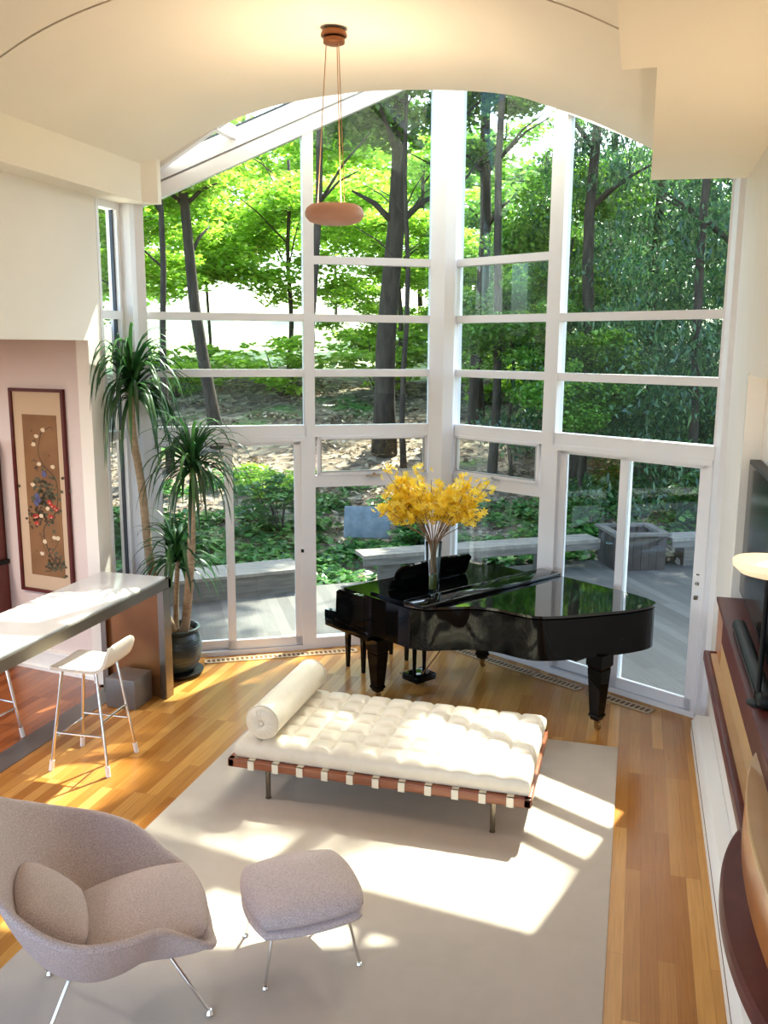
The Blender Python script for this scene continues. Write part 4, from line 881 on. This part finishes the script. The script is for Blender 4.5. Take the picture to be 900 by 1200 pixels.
specs = [('A', -13.5, 23, 3.4, 6.1, .75), ('A', -9.9, 25, 3.4, 6.1, .75), ('A', -7.2, 30, 3.6, 6.9, .8), ('A', -15, 30, 4, 7.6, .8), ('A', -12.5, 34, 4.2, 9.2, .8), ('B', -4.9, 29, 3.0, 5.6, 1), ('A', -3.4, 25, 2.4, 4.3, .9), ('A', -6.2, 23.5, 2.3, 5.6, .6), ('A', -11.8, 19.5, 2.2, 5.7, .65),
         ('B', -2.0, 27, 3.2, 5.4, 1), ('B', -20, 26, 4.0, 6, 1), ('B', -24, 36, 5, 8, 1), ('B', -6, 40, 5, 9.5, .8), ('B', 0, 36, 5, 7.5, 1), ('B', -17, 50, 6, 12, .8)]
where = ['far left, its crown low', 'left, behind the slim leaning trunk', 'left of the big trunk', 'far left in the second row', 'behind the clearing', 'behind the thickest trunk', 'small, near the corner post', 'bright green behind the pendant lamp', 'leftmost beside the plant', 'behind the corner post', 'at the far left edge of the woods', 'deep in woods at the far left', 'tall, deep in woods behind clearing', 'deep in woods right of corner post', 'deepest in the woods on the left']
for i, (k, x, y, r, zc, hs) in enumerate(specs): tree(k, x, y, r, zc, hs, 'green tree in the woods, ' + where[i], LT, .06 + .02 * (i % 3), seed=i + 4, ztop=zc + r * .6)
hs_ = [(-1.0, 17.5, 2.0, 5.0, 2.2, 'slim hemlock just right of the corner post'), (1.6, 17.0, 2.7, 4.9, 1.9, 'broad dark hemlock filling the right hand panes'), (3.8, 19.5, 3.2, 5.2, 1.9, 'dark hemlock behind the right sliding door'), (.2, 21.5, 2.8, 6.0, 2, 'dark hemlock behind the middle of right window wall'), (-.9, 24.5, 2.6, 6.4, 2.0, 'tall hemlock set back right of the corner post'), (2.6, 25, 3.6, 7, 1.8, 'tall dark hemlock in the second row at right'), (6.5, 23, 3.6, 6, 1.8, 'dark hemlock at the right edge of the woods'), (5.5, 30, 4.4, 8, 1.6, 'hemlock deep in the woods at right')]
for i, (x, y, r, zc, hs, lb) in enumerate(hs_): tree('C', x, y, r, zc, hs, lb, 'hemlocks beyond the deck', .14, seed=i + 30, ztop=zc + r * hs * .8)
# unseen tall crowns added to block and dapple the sun (trunks stand in the woods)
for i, (x, y, r, zc, k, lb, ln) in enumerate([(-2.6, 16.9, 2.4, 12.2, 'B', 'tall tree with crown above the view, just left behind the corner post', (0, 0)), (.9, 16.2, 1.9, 12.2, 'B', 'tall tree with crown above the view, right of corner post', (0, 0)),
        (2.6, 17.8, 1.5, 12.0, 'A', 'tall tree with small crown above the hemlocks', (0, 0)), (-5.78, 15.2, 2.4, 11.0, 'B', 'tall tree behind the left mullion, crown above the view', (0, 1.5)), (4.6, 18.6, 3.0, 11, 'B', 'tall tree behind the broad dark hemlock', (0, 0)),
        (2.0, 19.8, 3.2, 10.8, 'B', 'tall tree behind the hemlocks right of corner post', (0, 0)), (-3.8, 19.2, 2.6, 11.6, 'A', 'tall tree just behind the thick dark trunk', (0, 0)), (7.4, 14.5, 3.4, 10.5, 'B', 'tall overhanging tree at the right end of the deck', (0, 0)), (5.4, 16.2, 1.9, 12.0, 'B', 'slender tall tree leaning over the deck from behind the right bench', (-1.1, -2.3))]):
    tree(k, x, y, r, zc, .6, lb, 'tall trees overhanging the deck', .085, ln, seed=i + 50, ztop=zc)
tree('B', -9.3, 16.6, 2.7, 8.7, .75, 'thin dark trunk tree left of the slim leaning trunk', LT, .08, seed=90, ztop=8.7)
tree('B', -4.45, 17.3, 2.0, 8.4, .8, 'thin dark trunk tree just right of the thick dark trunk', LT, .06, seed=91, ztop=8.4)
for i, (x, y, r, zc, hs, lb) in enumerate([(-2.3, 17.0, 1.5, 3.3, 1.0, 'small leafy understory tree just right of the corner post'), (-.9, 16.3, 1.4, 2.6, 1.0, 'small leafy understory tree left of the broad hemlock'), (-1.5, 19.5, 1.8, 5.2, 1.2, 'leafy tree right of the corner post at mid height'), (-7.4, 25.5, 2.0, 3.6, .7, 'low bright tree at the clearing, right of the slim leaning trunk'), (-5.3, 24.6, 1.7, 3.4, .8, 'low bright tree seen between the left mullion and thick trunk'), (-3.4, 23.6, 1.3, 3.2, 1.0, 'low tree between thick trunk and corner post')]):
    tree('B' if i < 3 else 'A', x, y, r, zc, hs, lb, LT, .04, seed=i + 70, ztop=zc)
# shrubs
def shrub(x, y, r, h, k, label, seed):
    t = thing('shrub', label, 'shrub', (x, y, gz(x, y) - .05), 0, 'shrubs on the slope')
    b = MB(); rr = random.Random(seed)
    for q_ in range(7): a = rr.uniform(0, 6.28); b.tube([(0, 0, 0), (math.cos(a) * r * .5, math.sin(a) * r * .5, h * .9)], [.015, .006], 5)
    build('stems', b, M['bark'], t, auto=0); o = bpy.data.objects.new('foliage', shm[k]); col.objects.link(o); o.parent = t; o.location = (0, 0, h * .6); o.scale = (r, r, h * .6); o.rotation_euler = (0, 0, seed)
shm = {'G': crown_mesh('shrubG', 60, 1500, .085, M['leafG'], flat=.8), 'A': crown_mesh('shrubA', 61, 1500, .08, M['leafA'])}
for i, (x, y, r, h, k, lb) in enumerate([(-5.6, 13.6, .8, .9, 'G', 'leafy green shrub behind the platform, nearest the sliding door'), (-6.6, 15.4, .9, .6, 'A', 'low light green shrub left on the slope'), (-3.1, 13.2, .7, .5, 'G', 'low green shrub behind the deck bench'), (-7.6, 12.6, .9, .7, 'G', 'green shrub behind the potted plant'), (-9, 22, 1.6, 1.5, 'A', 'bright shrub at the top of the slope behind slim trunk'), (-6.5, 22.5, 1.5, 1.6, 'A', 'bright shrub at the top of the slope near big trunk'), (-12, 22, 1.7, 1.4, 'A', 'bright shrub at the top of the slope, far left'), (-3.6, 22, 1.2, 1.3, 'A', 'bright shrub at the top of the slope by the corner post'), (-1.5, 20, 1.2, 1.2, 'G', 'green shrub on slope right of the corner post'), (1.5, 15.6, 1.0, .9, 'G', 'green shrub behind the right bench'), (4.0, 16.6, 1.2, 1.1, 'G', 'green shrub at the right behind the deck')]): shrub(x, y, r, h, k, lb, i)
# ground cover
g = np.random.default_rng(9); Cc = []; Rr = []
for k in range(420):
    x = g.uniform(-9, 7); y = g.uniform(10.2, 16.8) if x < -1 else g.uniform(13.2, 18)
    if y < 12.2 + .78 * (x + 1.6) + .5 and x < -.5: continue
    if x >= -.5 and y < 13.9 + .5 * x: continue
    if x < -2.5 and y > 14.2 and g.uniform() < .75: continue
    Cc.append((x, y, gz(x, y) + .08)); Rr.append((.45, .45, .12))
me = leaves_mesh('ground_cover', Cc, Rr, 26000, .075, M['leafG'], 4, flat=1.2, shell=.6)
o = bpy.data.objects.new('ground_cover', me); col.objects.link(o); setp(o, 'low green leafy ground cover behind the benches and deck', 'ground cover', None, 'stuff')
# fallen leaves
Cc = [(g.uniform(-14, 5), g.uniform(13.5, 24)) for _ in range(700)]; Cc = [(x, y, gz(x, y) + .02) for x, y in Cc]
me = leaves_mesh('fallen_leaves', Cc, [(.6, .6, .05)] * len(Cc), 16000, .06, leafmat('dry_leaf', (.10, .06, .03), (.26, .18, .11), (.5, .40, .28), .1), 6, flat=1.0)
o = bpy.data.objects.new('fallen_leaves', me); col.objects.link(o); setp(o, 'brown fallen leaves covering the slope beyond the deck', 'fallen leaves', None, 'stuff')

# ------------------------------------------------------------------ sky and sun
w = bpy.data.worlds.new('world'); sc.world = w; w.use_nodes = True; nt = w.node_tree; bg = nt.nodes['Background']
sk = nt.nodes.new('ShaderNodeTexSky'); sk.sky_type = 'NISHITA'; sk.sun_disc = False; sk.sun_elevation = math.radians(51); sk.sun_rotation = math.radians(17); sk.altitude = 100; sk.dust_density = 3; sk.ozone_density = .8
nt.links.new(sk.outputs[0], bg.inputs[0]); bg.inputs[1].default_value = .50
sl = bpy.data.lights.new('sun', 'SUN'); sl.energy = 9; sl.angle = math.radians(.7); sl.color = (1, .93, .80); so = bpy.data.objects.new('sun', sl); col.objects.link(so)
el = math.radians(51); sd = Vector((.29 * math.cos(el) / 1.0, math.cos(el) * .957, math.sin(el))); so.rotation_euler = sd.to_track_quat('Z', 'Y').to_euler(); so.location = (3, 12, 14)
sc.view_settings.view_transform = 'Standard'; sc.view_settings.look = 'None'; sc.view_settings.exposure = 1.15; sc.view_settings.gamma = 1; sc.view_settings.use_curve_mapping = False
sc.cycles.max_bounces = 10; sc.cycles.transparent_max_bounces = 16; sc.cycles.diffuse_bounces = 5; sc.cycles.glossy_bounces = 5; sc.cycles.caustics_reflective = False; sc.cycles.caustics_refractive = False
sc.cycles.use_denoising = True; sc.cycles.sample_clamp_indirect = 6
